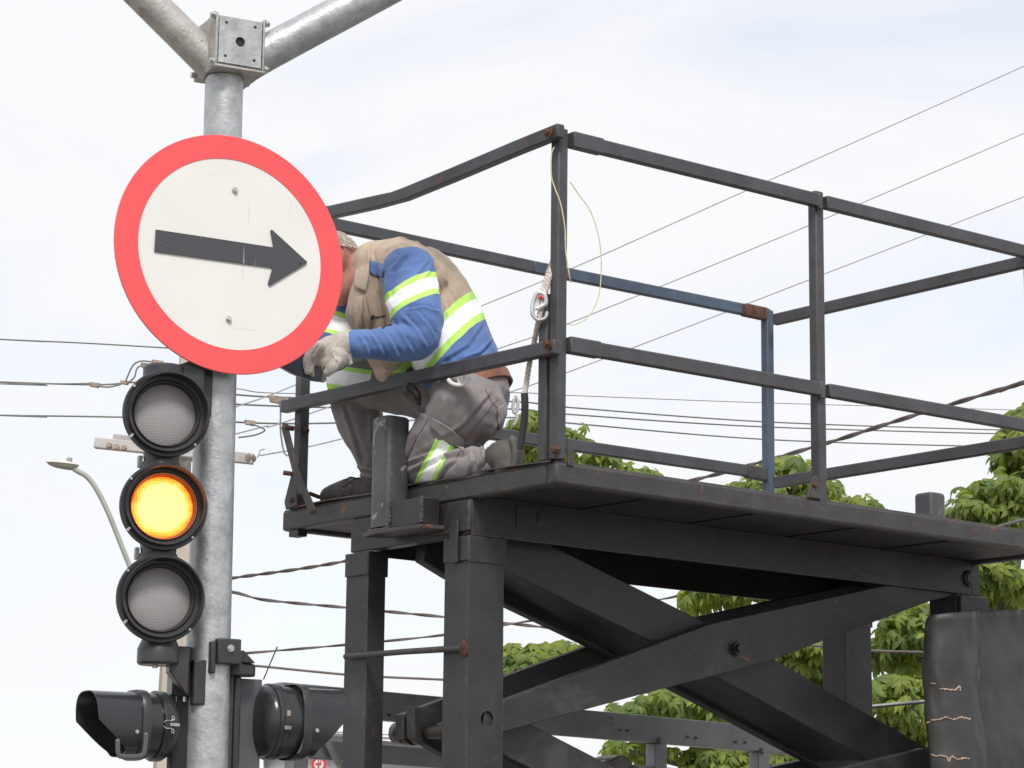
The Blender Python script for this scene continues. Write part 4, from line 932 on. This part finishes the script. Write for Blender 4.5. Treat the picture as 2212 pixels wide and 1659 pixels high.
b = MB(); rounded(b, [W(604,736,8.63), W(575,728,8.57), W(550,722,8.52)], [.042,.04,.03], 18)
for i in range(4): rounded(b, [W(552,708+i*10,8.52), W(530,712+i*10,8.48), W(522,724+i*10,8.46)], [.013,.012,.010], 12)
rounded(b, [W(570,745,8.55), W(548,752,8.5)], [.014,.011], 12)
fuse(b, 'glove', glove_m, man, .005, 3, .002, 30, 43)
# body: head, neck and the figure inside the clothes in one skin
b = MB()
hc = W(697,576,8.86)
rounded(b, [W(1005,830,8.75), W(940,700,8.80), W(880,620,8.84), W(810,580,8.87), W(765,578,8.87)], [.12,.13,.11,.066,.062], 22)
rounded(b, [hc+Vector((.035,.0,.03)), hc+Vector((.0,.0,.0)), hc+Vector((-.035,.0,-.04))], [.093,.092,.068], 26, .86, (0,1,0))
rounded(b, [W(775,600,8.84), W(752,622,8.85), W(735,640,8.86)], [.05,.05,.04], 18)
rounded(b, [hc+Vector((-.105,0,-.005)), hc+Vector((-.12,0,-.03))], [.016,.018], 12)
for q in ([W(884,590,8.65), W(903,722,8.52), W(768,745,8.44)], [W(810,610,9.03), W(715,760,8.92), W(604,736,8.63)], [W(1012,880,8.66), W(905,1002,8.80), W(1090,985,8.42)], [W(985,850,8.88), W(755,815,9.16), W(822,1020,9.2)]):
    rounded(b, q[:2], [.05,.04], 14); rounded(b, q[1:], [.04,.028], 14)
fuse(b, 'body', skin_m, man, .009, 3)
body_o = bpy.data.objects['body']
drape([shirt_o, body_o], [(786,527),(772,556),(766,590),(768,622), (790,632),(797,600),(800,560),(800,526)], 'collar', plain_beige, .012, .006, 12)
drape([shirt_o, body_o], [(768,640),(764,680),(770,720), (786,735),(782,690),(784,640)], 'vest_placket', plain_beige, .008, .004, 10)
ea = hc+Vector((.04,-.088,-.012)); b = MB(); rounded(b, [ea+Vector((.006,0,.022)), ea+Vector((.014,-.004,.005)), ea+Vector((0,0,-.022))], [.009,.012,.007], 10); fuse(b, 'ear', skin_m, man, .004, 2)
for s in (-1, 1):
    b = MB(); b.lathe([(.0001,-.012),(.008,-.009),(.012,0)], 14, M=Matrix.Translation(hc+Vector((-.082,s*.034,-.012)))); b.build('eye', white_m, man)
b = MB(); random.seed(5)
for i in range(3200):
    a = random.uniform(0, 2*math.pi); e = random.uniform(R(-8), R(88)) if random.random() < .8 else random.uniform(R(-25), R(10))
    d = Vector((math.cos(a)*math.cos(e)*.9+.35, math.sin(a)*math.cos(e)*.95, math.sin(e)*.95+.2))
    if d.z < .28 + .35*max(0, d.x): continue
    d.normalize(); p = hc+Vector((.022,0,.022)) + Vector((d.x*.098, d.y*.094, d.z*.094)); t = Vector((.6, random.uniform(-.3,.3), -.35)).cross(d).cross(d)*-1
    q = p + (d*random.uniform(.006,.02) + t.normalized()*random.uniform(.014,.034)); m_ = (p+q)/2+d*.006
    b.tube([p, m_, q], [.0017,.0014,.0005], 4)
b.build('hair', hair_m, man)
# boots
b = MB(); rounded(b, [W(826,1015,9.2), W(815,1050,9.2), W(800,1062,9.2)], [.062,.062,.055], 20); rounded(b, [W(800,1062,9.2), W(755,1062,9.24), W(712,1074,9.29)], [.056,.050,.040], 20); fuse(b, 'boot', boot_m, man, .007, 3, .003, 20, 51)
zb = 0
b = MB(); o2 = [W(830,1070,9.12), W(700,1070,9.25), W(686,1075,9.30), W(700,1078,9.38), W(835,1070,9.28)]; b.prism([Vector((p.x,p.y,.002)) for p in o2], (0,0,.022)); b.build('boot_sole', sole_m, man, .004)
for k_ in range(3):
    b = MB(); b.tube(spline([W(775-14*k_,1034+8*k_,9.17), W(765-14*k_,1036+8*k_,9.145), W(760-14*k_,1046+8*k_,9.14)], 5), .0028, 6); b.build('lace', ink_m, man)
b = MB(); b.tube(spline([W(770,1034,9.15), W(756,1031,9.13), W(744,1040,9.12)], 5), .003, 6); b.build('lace', ink_m, man)
b = MB(); rounded(b, [W(1066,998,8.43), W(1085,986,8.40), W(1104,980,8.38)], [.050,.056,.052], 20); rounded(b, [W(1100,980,8.37), W(1096,1015,8.36)], [.046,.046], 16); fuse(b, 'boot', boot_m, man, .007, 3, .002, 20, 53)
b = MB(); rounded(b, [W(1112,966,8.355), W(1117,985,8.35), W(1114,1015,8.345)], [.048,.052,.048], 20, .42, (0,1,0)); fuse(b, 'boot_sole', sole_m, man, .006, 2)

# ------------------------------------------------------------------ rope, hook, thin wire at the near corner
def twisted(b, pts, r, strands=3, pitch=.05, k=6, sr=None):
    pts = [Vector(p) for p in pts]; L_ = 0; acc = [0]
    for i in range(1, len(pts)): L_ += (pts[i]-pts[i-1]).length; acc.append(L_)
    n = max(8, int(L_/pitch*9)); out = [[] for _ in range(strands)]; j = 0
    for i in range(n+1):
        s = L_*i/n
        while j < len(pts)-2 and acc[j+1] < s: j += 1
        t = (s-acc[j])/max(1e-9, acc[j+1]-acc[j]); p = pts[j].lerp(pts[j+1], t); d = (pts[j+1]-pts[j]).normalized()
        a = d.cross(Vector((.3,.9,.1))).normalized(); c = a.cross(d)
        for q in range(strands):
            th = 2*math.pi*(s/pitch + q/strands); out[q].append(p + (a*math.cos(th)+c*math.sin(th))*r*.52)
    for o_ in out: b.tube(o_, sr or r*.56, k)
r0 = LN + UD*.03 + VD*.05; r0.z = 3.0
rope = thing('safety_rope', r0, 0, 'twisted lifeline rope with snap hook hanging beside the corner post', 'rope')
def RW(x, y, Y): return at(x, y, Y) - r0
b = MB(); rp = spline([RW(1197,560,8.20), RW(1190,585,8.13), RW(1180,625,8.12), RW(1171,655,8.12), RW(1164,690,8.13), RW(1155,735,8.2), RW(1143,790,8.22), RW(1133,855,8.22)], 6)
twisted(b, rp, .0095, 3, .042, 7); b.build('rope_strand', rope_m, rope)
b = MB(); rp = spline([RW(1195,560,8.25), RW(1181,600,8.2), RW(1168,642,8.15)], 6); twisted(b, rp, .0095, 3, .042, 7); b.build('rope_strand', rope_m, rope)
b = MB(); b.tube(spline([RW(1133,850,8.22), RW(1134,880,8.22), RW(1132,915,8.23), RW(1123,970,8.24)], 6), .0125, 12); b.build('sheath', sheath, rope)
b = MB(); b.tube(spline([RW(1156,640,8.11), RW(1150,660,8.11), RW(1151,680,8.11), RW(1163,691,8.11), RW(1178,687,8.11), RW(1182,674,8.11)], 6), [.010]*31, 10, sx=.7)
b.tube(spline([RW(1156,640,8.11), RW(1164,632,8.11), RW(1176,638,8.11), RW(1179,655,8.11), RW(1170,662,8.11), RW(1160,668,8.11)], 6), .008, 8)
b.prism([RW(1153,640,8.112), RW(1164,645,8.112), RW(1162,668,8.112), RW(1150,672,8.112)], (0,.01,0)); hk = b.build('snap_hook', alu, rope)
b = MB(); b.tube(spline([RW(1163,645,8.105), RW(1168,640,8.105), RW(1174,645,8.105)], 4), .004, 6); b.build('hook_gate', emblem_m, hk)
b = MB(); b.tube(spline([RW(1114,855,8.5), RW(1119,868,8.5), RW(1117,885,8.5), RW(1112,892,8.5), RW(1108,880,8.5), RW(1111,862,8.5)], 5), .006, 8)
b.tube(spline([RW(1113,890,8.5), RW(1117,900,8.5), RW(1114,912,8.5), RW(1110,918,8.5)], 5), .0055, 8); b.build('spare_hook', alu, rope)
yw = thing('thin_wire', r0, 0, 'thin yellow wire looped loosely round the corner post', 'wire')
b = MB(); b.tube(spline([RW(1197,318,8.075), RW(1191,335,8.07), RW(1191,380,8.06), RW(1200,410,8.055), RW(1211,440,8.05), RW(1220,490,8.05), RW(1222,540,8.05), RW(1229,590,8.055), RW(1233,610,8.07)], 8), .0021, 6); b.build('wire', yellow_m, yw)
b = MB(); b.tube(spline([RW(1231,392,8.1), RW(1250,420,8.12), RW(1275,455,8.13), RW(1293,510,8.13), RW(1299,570,8.13), RW(1293,640,8.13), RW(1270,685,8.12), RW(1240,701,8.11), RW(1228,700,8.1)], 8), .0018, 6); b.build('wire', yellow_m, yw)

# ------------------------------------------------------------------ utility pole and street lamp
UY = 24.0
tp_, bt_ = at(375,700,UY), at(374,1500,UY); gb = Vector((bt_.x, UY, 0))
up_ = thing('utility_pole', gb, R(14), 'concrete utility pole with twin crossarms behind the three-lamp traffic light', 'utility pole')
RU = Matrix.Rotation(-R(14), 4, 'Z')
def UW(x, y, Y=UY): return RU @ (at(x, y, Y) - gb)
b = MB(); zt = at(375,735,UY).z
w0, w1 = .20, .062
prof = []
for (z, wd) in ((0, .22), (at(0,1480,UY).z*1.0, .128), (zt, .055)):
    prof += [(-wd,-wd*1.1,z),(wd,-wd*1.1,z),(wd,wd*1.1,z),(-wd,wd*1.1,z)]
b.add(prof, [(4*i+j, 4*i+(j+1)%4, 4*i+4+(j+1)%4, 4*i+4+j) for i in range(2) for j in range(4)]+[(3,2,1,0),(8,9,10,11)]); b.build('shaft', concrete, up_, .012)
for (p, q, dy) in (((205,957),(548,992),-.18),((245,949),(420,968),.16)):
    a, c = UW(*p, UY+dy), UW(*q, UY+dy); b = MB(); b.beam(a, c, .10, .10); b.build('crossarm', arm_conc, up_, .008)
for (x, y) in ((236,963),(252,966),(268,968),(500,985)): bolt(up_, UW(x, y, UY-.235), RU @ Vector((0,-1,0)), .022, .03, clamp_m)
for (p, q) in (((398,1005),(425,980)),((312,985),(345,1020))):
    a, c = UW(*p, UY-.1), UW(*q, UY-.1); b = MB(); b.beam(a, c, .02, .05); b.build('brace', arm_conc, up_, .002)
b = MB(); c = UW(541,990,UY-.2); b.lathe([(.0001,-.06),(.025,-.05),(.05,-.02),(.035,0),(.055,.02),(.035,.05),(.0001,.06)], 16, M=Matrix.Translation(c) @ Matrix.Rotation(math.pi/2, 4, 'Z')); b.build('insulator', clamp_m, up_)
b = MB(); b.tube(spline([UW(556,988,UY-.2), UW(560,980,UY-.2), UW(562,973,UY-.2), UW(572,970,UY-.2)], 5), .008, 6); b.build('insulator_hook', zinc, up_)
b = MB(); b.box(Vector((-.07,-.14,zt-.06)), Vector((.07,.14,zt+.0))); b.build('pole_cap', arm_conc, up_, .01)
for (x, y, w_) in ((205,831,12),(270,826,10),(318,790,14),(341,783,13),(541,913,13),(600,863,20)):
    c = UW(x, y, UY-.4); b = MB(); s_ = w_*mpp(UY); b.prism([c+Vector((-s_,0,s_*.5)), c+Vector((s_,0,s_*.35)), c+Vector((s_*.8,0,-s_*.5)), c+Vector((-s_*.8,0,-s_*.3))], (0,.04,0)); b.build('wedge_clamp', clamp_m, up_, .004)
for pts in (((275,828),(290,815),(297,795),(315,785)),((272,822),(287,790),(305,780),(330,782)),((210,834),(235,836),(262,830)),((602,866),(606,885),(606,930),(613,975),(622,985)),((541,915),(560,922),(572,930),(550,940),(515,945))):
    b = MB(); b.tube(spline([UW(x, y, UY-.4) for x, y in pts], 7), .0085, 6); b.build('jumper', wire_m, up_)

LY = 42.0
lg = at(377,1310,LY); lg.z = 0
sl = thing('street_lamp', lg, 0, 'pale street lamp with a curved arm at far left', 'street lamp')
def SLp(x, y, Y=LY): return at(x, y, Y) - lg
b = MB(); pts = spline([SLp(377,1640), SLp(374,1452), SLp(350,1388), SLp(318,1312), SLp(277,1215), SLp(235,1110), SLp(208,1056), SLp(188,1030), SLp(168,1018), SLp(160,1013)], 8)
pts = [Vector((SLp(377,1640).x, pts[0].y, 0))] + pts
b.tube(pts, [.075]*9+[.044]*(len(pts)-9), 16); b.build('arm', lamp_grey, sl)
hc_ = SLp(135,1004)
b = MB(); k = 28; s_ = mpp(LY); top = []; rings = []
for (sx, sz, wd) in ((1.0,.0,1.0),(.95,.3,.9),(.7,.75,.6),(.3,1.0,.2)):
    rings.append([hc_+Vector((math.cos(2*math.pi*j/k)*37*s_*sx, math.sin(2*math.pi*j/k)*.16*sx, sz*8*s_-math.cos(2*math.pi*j/k)*(-3)*s_*-1+2*s_)) for j in range(k)])
b.add([p for r_ in rings for p in r_], [(i*k+j, i*k+(j+1)%k, (i+1)*k+(j+1)%k, (i+1)*k+j) for i in range(3) for j in range(k)]+[tuple(range(3*k,4*k))]); b.build('lamp_shell', lamp_white, sl)
b = MB(); rings = []
for (sx, sz) in ((.99,.2),(.86,-.6),(.6,-1.25),(.55,-1.3)):
    rings.append([hc_+Vector((math.cos(2*math.pi*j/k)*37*s_*sx+2*s_*(1-sx)*4, math.sin(2*math.pi*j/k)*.155*sx, sz*8*s_-math.cos(2*math.pi*j/k)*3*s_*-1*-1+1.5*s_)) for j in range(k)])
b.add([p for r_ in rings for p in r_], [(i*k+j, (i+1)*k+j, (i+1)*k+(j+1)%k, i*k+(j+1)%k) for i in range(3) for j in range(k)]+[tuple(range(4*k-1,3*k-1,-1))]); b.build('lamp_body', lamp_grey, sl)
b = MB(); c = SLp(150,993); b.tube([c+Vector((0,0,-.03)), c+Vector((0,0,.03))], .05, 14); b.build('photocell', lamp_grey, sl)

# ------------------------------------------------------------------ overhead lines
def line(label, pts, Ys, r, m, twist=0, name='power_line', cat='power line', group='overhead lines'):
    ys = Ys if isinstance(Ys, (list, tuple)) else [Ys]*len(pts)
    w3 = [at(x, y, Y) for (x, y), Y in zip(pts, ys)]
    if pts[0][0] < 0: w3 = [w3[0] + (w3[0]-w3[1]).normalized()*9] + w3            # runs on to the next pole
    for i in (0, -1):
        if pts[i][0] > 2230: w3 = ([w3[0] + (w3[0]-w3[1]).normalized()*9] + w3) if i == 0 else (w3 + [w3[-1] + (w3[-1]-w3[-2]).normalized()*9])
    o0 = w3[0]
    b = MB(); sp = spline([p-o0 for p in w3], 8)
    if twist: twisted(b, sp, r, 2, twist, 6, r*.62)
    else: b.tube(sp, r, 7)
    o = b.build(name, m); o.location = o0; return tag(o, label, cat, group)
line('thin line meeting the utility pole top at far left', [(-60,730),(0,733),(180,741),(335,750),(372,752)], UY-.3, .0075, wire_m)
line('double line with square clamps left of the top lamp', [(-60,822),(0,825),(205,831),(290,826),(340,832)], UY-.3, .0085, wire_m)
line('second strand lying on the double line left of the top lamp', [(-60,827),(0,829),(120,829),(205,828)], UY-.35, .006, wire_m)
line('lowest of the three lines at far left, level with the top lamp', [(-60,895),(0,897),(150,899),(262,901),(340,903)], UY-.3, .0085, wire_m)
line('highest of the three thin diagonal lines at upper right', [(2330,88),(2212,143),(1660,390),(1235,580),(1030,665),(632,834),(515,877),(440,905)], [34,33,30,27.5,26.5,24.6,UY,UY-.2], .0068, wire_pale)
line('middle one of the three thin diagonal lines at upper right', [(2330,238),(2212,288),(1740,490),(1232,697),(1080,752),(632,906),(569,922),(440,955)], [34,33,30,27.5,26.5,24.6,UY,UY-.2], .0068, wire_pale)
line('lowest of the three thin diagonal lines, ending at the crossarm insulator', [(2330,380),(2212,425),(1780,592),(1370,750),(1092,850),(730,950),(562,984)], [34,33,30,28,26.5,24.8,UY-.2], .0068, wire_pale)
line('uppermost of the level lines behind the guard rails', [(440,832),(515,840),(632,850),(1095,848),(1230,854),(1650,870),(2212,886),(2330,888)], [UY,24.2,25,28,29,32,36,37], .006, wire_pale)
line('second level line behind the guard rails', [(440,842),(600,858),(1095,867),(1230,880),(1650,911),(2100,927),(2330,931)], [UY,25,28,29,32,36,37], .0095, wire_m)
line('third level line behind the guard rails', [(440,870),(700,880),(1095,883),(1230,895),(1650,922),(2200,938),(2330,940)], [UY,26,28,29,32,36,37], .0095, wire_m)
line('lowest of the level lines behind the guard rails', [(440,908),(662,915),(1095,902),(1230,914),(1650,949),(2070,963),(2330,966)], [UY,26,28,29,32,36,37], .0095, wire_m)
line('thick twisted cable rising to the right behind the guard rails', [(440,1258),(508,1248),(742,1213),(1120,1130),(1500,1037),(1770,962),(1960,902),(2212,826),(2330,788)], [UY,23.5,22.5,21,19.5,18.5,17.8,17,16.6], .016, cable_m, .55, 'service_cable', 'cable', 'twisted service cables')
line('twisted cable sagging from the pole to the near column', [(440,1272),(508,1280),(560,1294),(640,1303),(742,1312),(962,1333),(1095,1346),(1210,1358),(1500,1380)], UY-.8, .015, cable_m, .6, 'service_cable', 'cable', 'twisted service cables')
line('thin cable rising right behind the tie rod', [(440,1417),(519,1412),(745,1393),(955,1372),(1095,1349),(1170,1337),(1426,1295),(1480,1283),(1700,1235)], UY-.9, .0125, cable_m, .9, 'service_cable', 'cable', 'twisted service cables')
line('lowest cable falling right above the side lamp', [(440,1436),(545,1438),(640,1447),(745,1457),(820,1462),(955,1468),(1250,1482),(1430,1499),(1560,1510)], UY-1.0, .0115, cable_m, .0, 'service_cable', 'cable', 'twisted service cables')
line('dark cable crossing the foliage below the platform end', [(1700,1392),(1780,1396),(1880,1405),(2000,1409),(2250,1415)], 11.6, .006, cable_m, 0, 'service_cable', 'cable', 'cables in front of the trees')
line('thick black cable crossing the lower foliage beside the tarpaulin', [(1700,1545),(1880,1526),(1990,1516),(2250,1490)], 11.4, .009, black_satin, 0, 'service_cable', 'cable', 'cables in front of the trees')
line('short black cable leaving the platform at right edge', [(2090,1155),(2150,1139),(2212,1122),(2330,1090)], 11.5, .007, cable_m, 0, 'service_cable', 'cable', 'cables in front of the trees')

# ------------------------------------------------------------------ trees
def palm_leaf(seed):
    """a compound leaf: leaflets spreading from the stalk's end and hanging"""
    rnd = random.Random(seed); vs, fs = [], []
    n = rnd.choice((6,7,7,8))
    for i in range(n):
        a = R(-125 + 250*i/(n-1)) + rnd.uniform(-.12,.12); ln = rnd.uniform(.068,.112)*(1-.25*abs(i-(n-1)/2)/(n/2)); wd = ln*rnd.uniform(.17,.21)
        d = Vector((math.cos(a), math.sin(a), 0)); s = Vector((-math.sin(a), math.cos(a), 0)); dr = rnd.uniform(.55,1.15)
        k = len(vs); prof = ((.06,.12),(.30,.72),(.58,1.0),(.82,.6),(1.0,.0))
        for t, ww in prof:
            z = -dr*ln*t*t*.9 + .1*ln*t; c = d*(ln*t*(1-.28*dr*t)) + Vector((0,0,z))
            vs += [c - s*(wd*ww) + Vector((0,0,-wd*ww*.25)), c + Vector((0,0,wd*ww*.18)), c + s*(wd*ww) + Vector((0,0,-wd*ww*.25))]
        for q in range(4):
            o_ = k+3*q; fs += [(o_,o_+1,o_+4,o_+3),(o_+1,o_+2,o_+5,o_+4)]
    k = len(vs); vs += [Vector((0,-.002,0)), Vector((0,.002,0)), Vector((-.05,.0015,-.03)), Vector((-.05,-.0015,-.03))]; fs.append((k,k+1,k+2,k+3))
    return vs, fs
LV = [palm_leaf(i) for i in range(6)]
LM = []
for i, (vs, fs) in enumerate(LV):
    me = bpy.data.meshes.new('leaf'); me.from_pydata(vs, [], fs); me.materials.append(leaf_m)
    at_ = me.attributes.new('tone', 'FLOAT', 'POINT'); at_.data.foreach_set('value', [.12*i]*len(vs)); me.polygons.foreach_set('use_smooth', [True]*len(fs)); LM.append(me)
def tree(label, base_px, Y, trunk, boughs, nleaf, seed, dens=1.0):
    rnd = random.Random(seed); g = at(*base_px, Y); g.z = 0
    t = thing('tree', g, 0, label, 'tree', 'trees behind the lift')
    tk = [Vector((0,0,0))] + [at(x, y, Y)-g for x, y in trunk]; b = MB(); sp = spline(tk, 8); n = len(sp)
    b.tube(sp, [.13*(1-.9*i/n)+.012 for i in range(n)], 14); b.build('trunk', bark, t)
    pts = []
    for (cx, cy, rx, ry, dY) in boughs:
        c = at(cx, cy, Y+dY)-g; s = mpp(Y+dY); ra, rb = rx*s, ry*s; rd = max(.35, min(ra, 1.0)*.75)
        # limb from the nearest trunk point below
        j = min(range(n), key=lambda i: (sp[i]-c).length + (.8 if sp[i].z > c.z-.1 else 0)); st = sp[j]
        mid = (st+c)/2 + Vector((0,0,-.03)); b = MB(); q = spline([st, mid, c+Vector((0,0,-rb*.3))], 6); b.tube(q, [.022*(1-.75*i/len(q))+.006 for i in range(len(q))], 8); b.build('limb', bark, t)
        area = rx*ry*3.14; cnt = int(area/44*dens)+14
        for i in range(cnt):
            while True:
                p = Vector((rnd.uniform(-1.15,1.15), rnd.uniform(-1,1), rnd.uniform(-1.1,1.1)))
                lim = 1+.55*noise.noise(Vector((p.x*2.6+cx, p.y*2.6, p.z*2.2+cy)))
                if p.length < lim and noise.noise(Vector((p.x*ra*5+cx, p.y*rd*4, p.z*rb*6+cy))) > -.22: break
            pos = c + Vector((p.x*ra, p.y*rd, p.z*rb))
            out = Vector((p.x*.55+rnd.uniform(-.7,.7), p.y*.4-.25+rnd.uniform(-.6,.6), .8+rnd.uniform(-.3,.3))).normalized()
            rot = out.to_track_quat('Z', 'Y').to_matrix().to_4x4() @ Matrix.Rotation(rnd.uniform(0,6.28), 4, 'Z')
            M = Matrix.Translation(pos) @ rot @ Matrix.Diagonal((*[rnd.uniform(.6,1.15)]*3, 1)); pts.append((p.y, M, rnd.randrange(6), pos))
    pts.sort(key=lambda q: q[0])
    near, rest = pts[:nleaf], pts[nleaf:]
    for _, M, i, _ in near:
        o = bpy.data.objects.new('leaf', LM[i]); COL.objects.link(o); o.parent = t; o.matrix_local = M
    V_, F_, T_ = [], [], []
    for _, M, i, _ in rest:
        k = len(V_); vs, fs = LV[i]; V_ += [M @ v for v in vs]; F_ += [[q+k for q in f] for f in fs]; tn = rnd.uniform(0,.62); T_ += [tn]*len(vs)
    me = bpy.data.meshes.new('crown'); me.from_pydata(V_, [], F_); me.materials.append(leaf_m); a_ = me.attributes.new('tone', 'FLOAT', 'POINT'); a_.data.foreach_set('value', T_)
    me.polygons.foreach_set('use_smooth', [True]*len(F_)); o = bpy.data.objects.new('crown', me); COL.objects.link(o); o.parent = t; o['kind'] = 'stuff'
    return t
tree('leafy tree at the right edge, foliage reaching above the platform', (2140,1659), 14.0, [(2135,1640),(2150,1450),(2180,1250),(2215,1050)],
     [(2230,985,80,115,0),(2150,1085,75,55,-.3),(2085,1110,38,28,-.2),(2240,1120,70,60,.3),(2170,1235,80,45,-.4),(2190,1330,90,55,.2),(1990,1345,85,45,-.3),(2060,1420,90,60,.4),(1935,1400,60,40,.0),(1950,1500,75,42,-.5),(1925,1590,80,55,0),(2000,1650,80,50,.4)], 250, 1)
tree('leafy tree behind the middle of the scissor arms', (1815,1659), 14.8, [(1812,1640),(1818,1480),(1800,1300),(1760,1150)],
     [(1690,1022,75,30,0),(1640,1060,60,35,-.3),(1760,1065,70,35,.2),(1850,1098,55,20,-.2),(1600,1275,95,28,-.2),(1520,1285,50,24,0),(1720,1400,70,34,-.4),(1745,1470,50,40,.2),(1480,1520,105,38,-.3),(1600,1545,95,40,.2),(1390,1540,75,26,0),(1700,1560,90,50,.3),(1560,1640,110,38,-.2),(1700,1650,90,40,0),(1330,1610,30,16,-.2),(1385,1622,26,20,.1)], 250, 2, .9)
tree('leafy tree seen between the near column and the rail corner post', (1035,1659), 15.2, [(1035,1640),(1038,1450),(1050,1250),(1090,1080)],
     [(1150,925,62,28,0),(1215,955,55,26,-.3),(1290,1000,60,24,.1),(1370,1032,55,16,-.2),(1160,975,35,18,.2),(1150,1435,85,40,-.2),(1235,1420,75,34,.2),(1110,1480,60,35,.1)], 200, 3, 1.0)
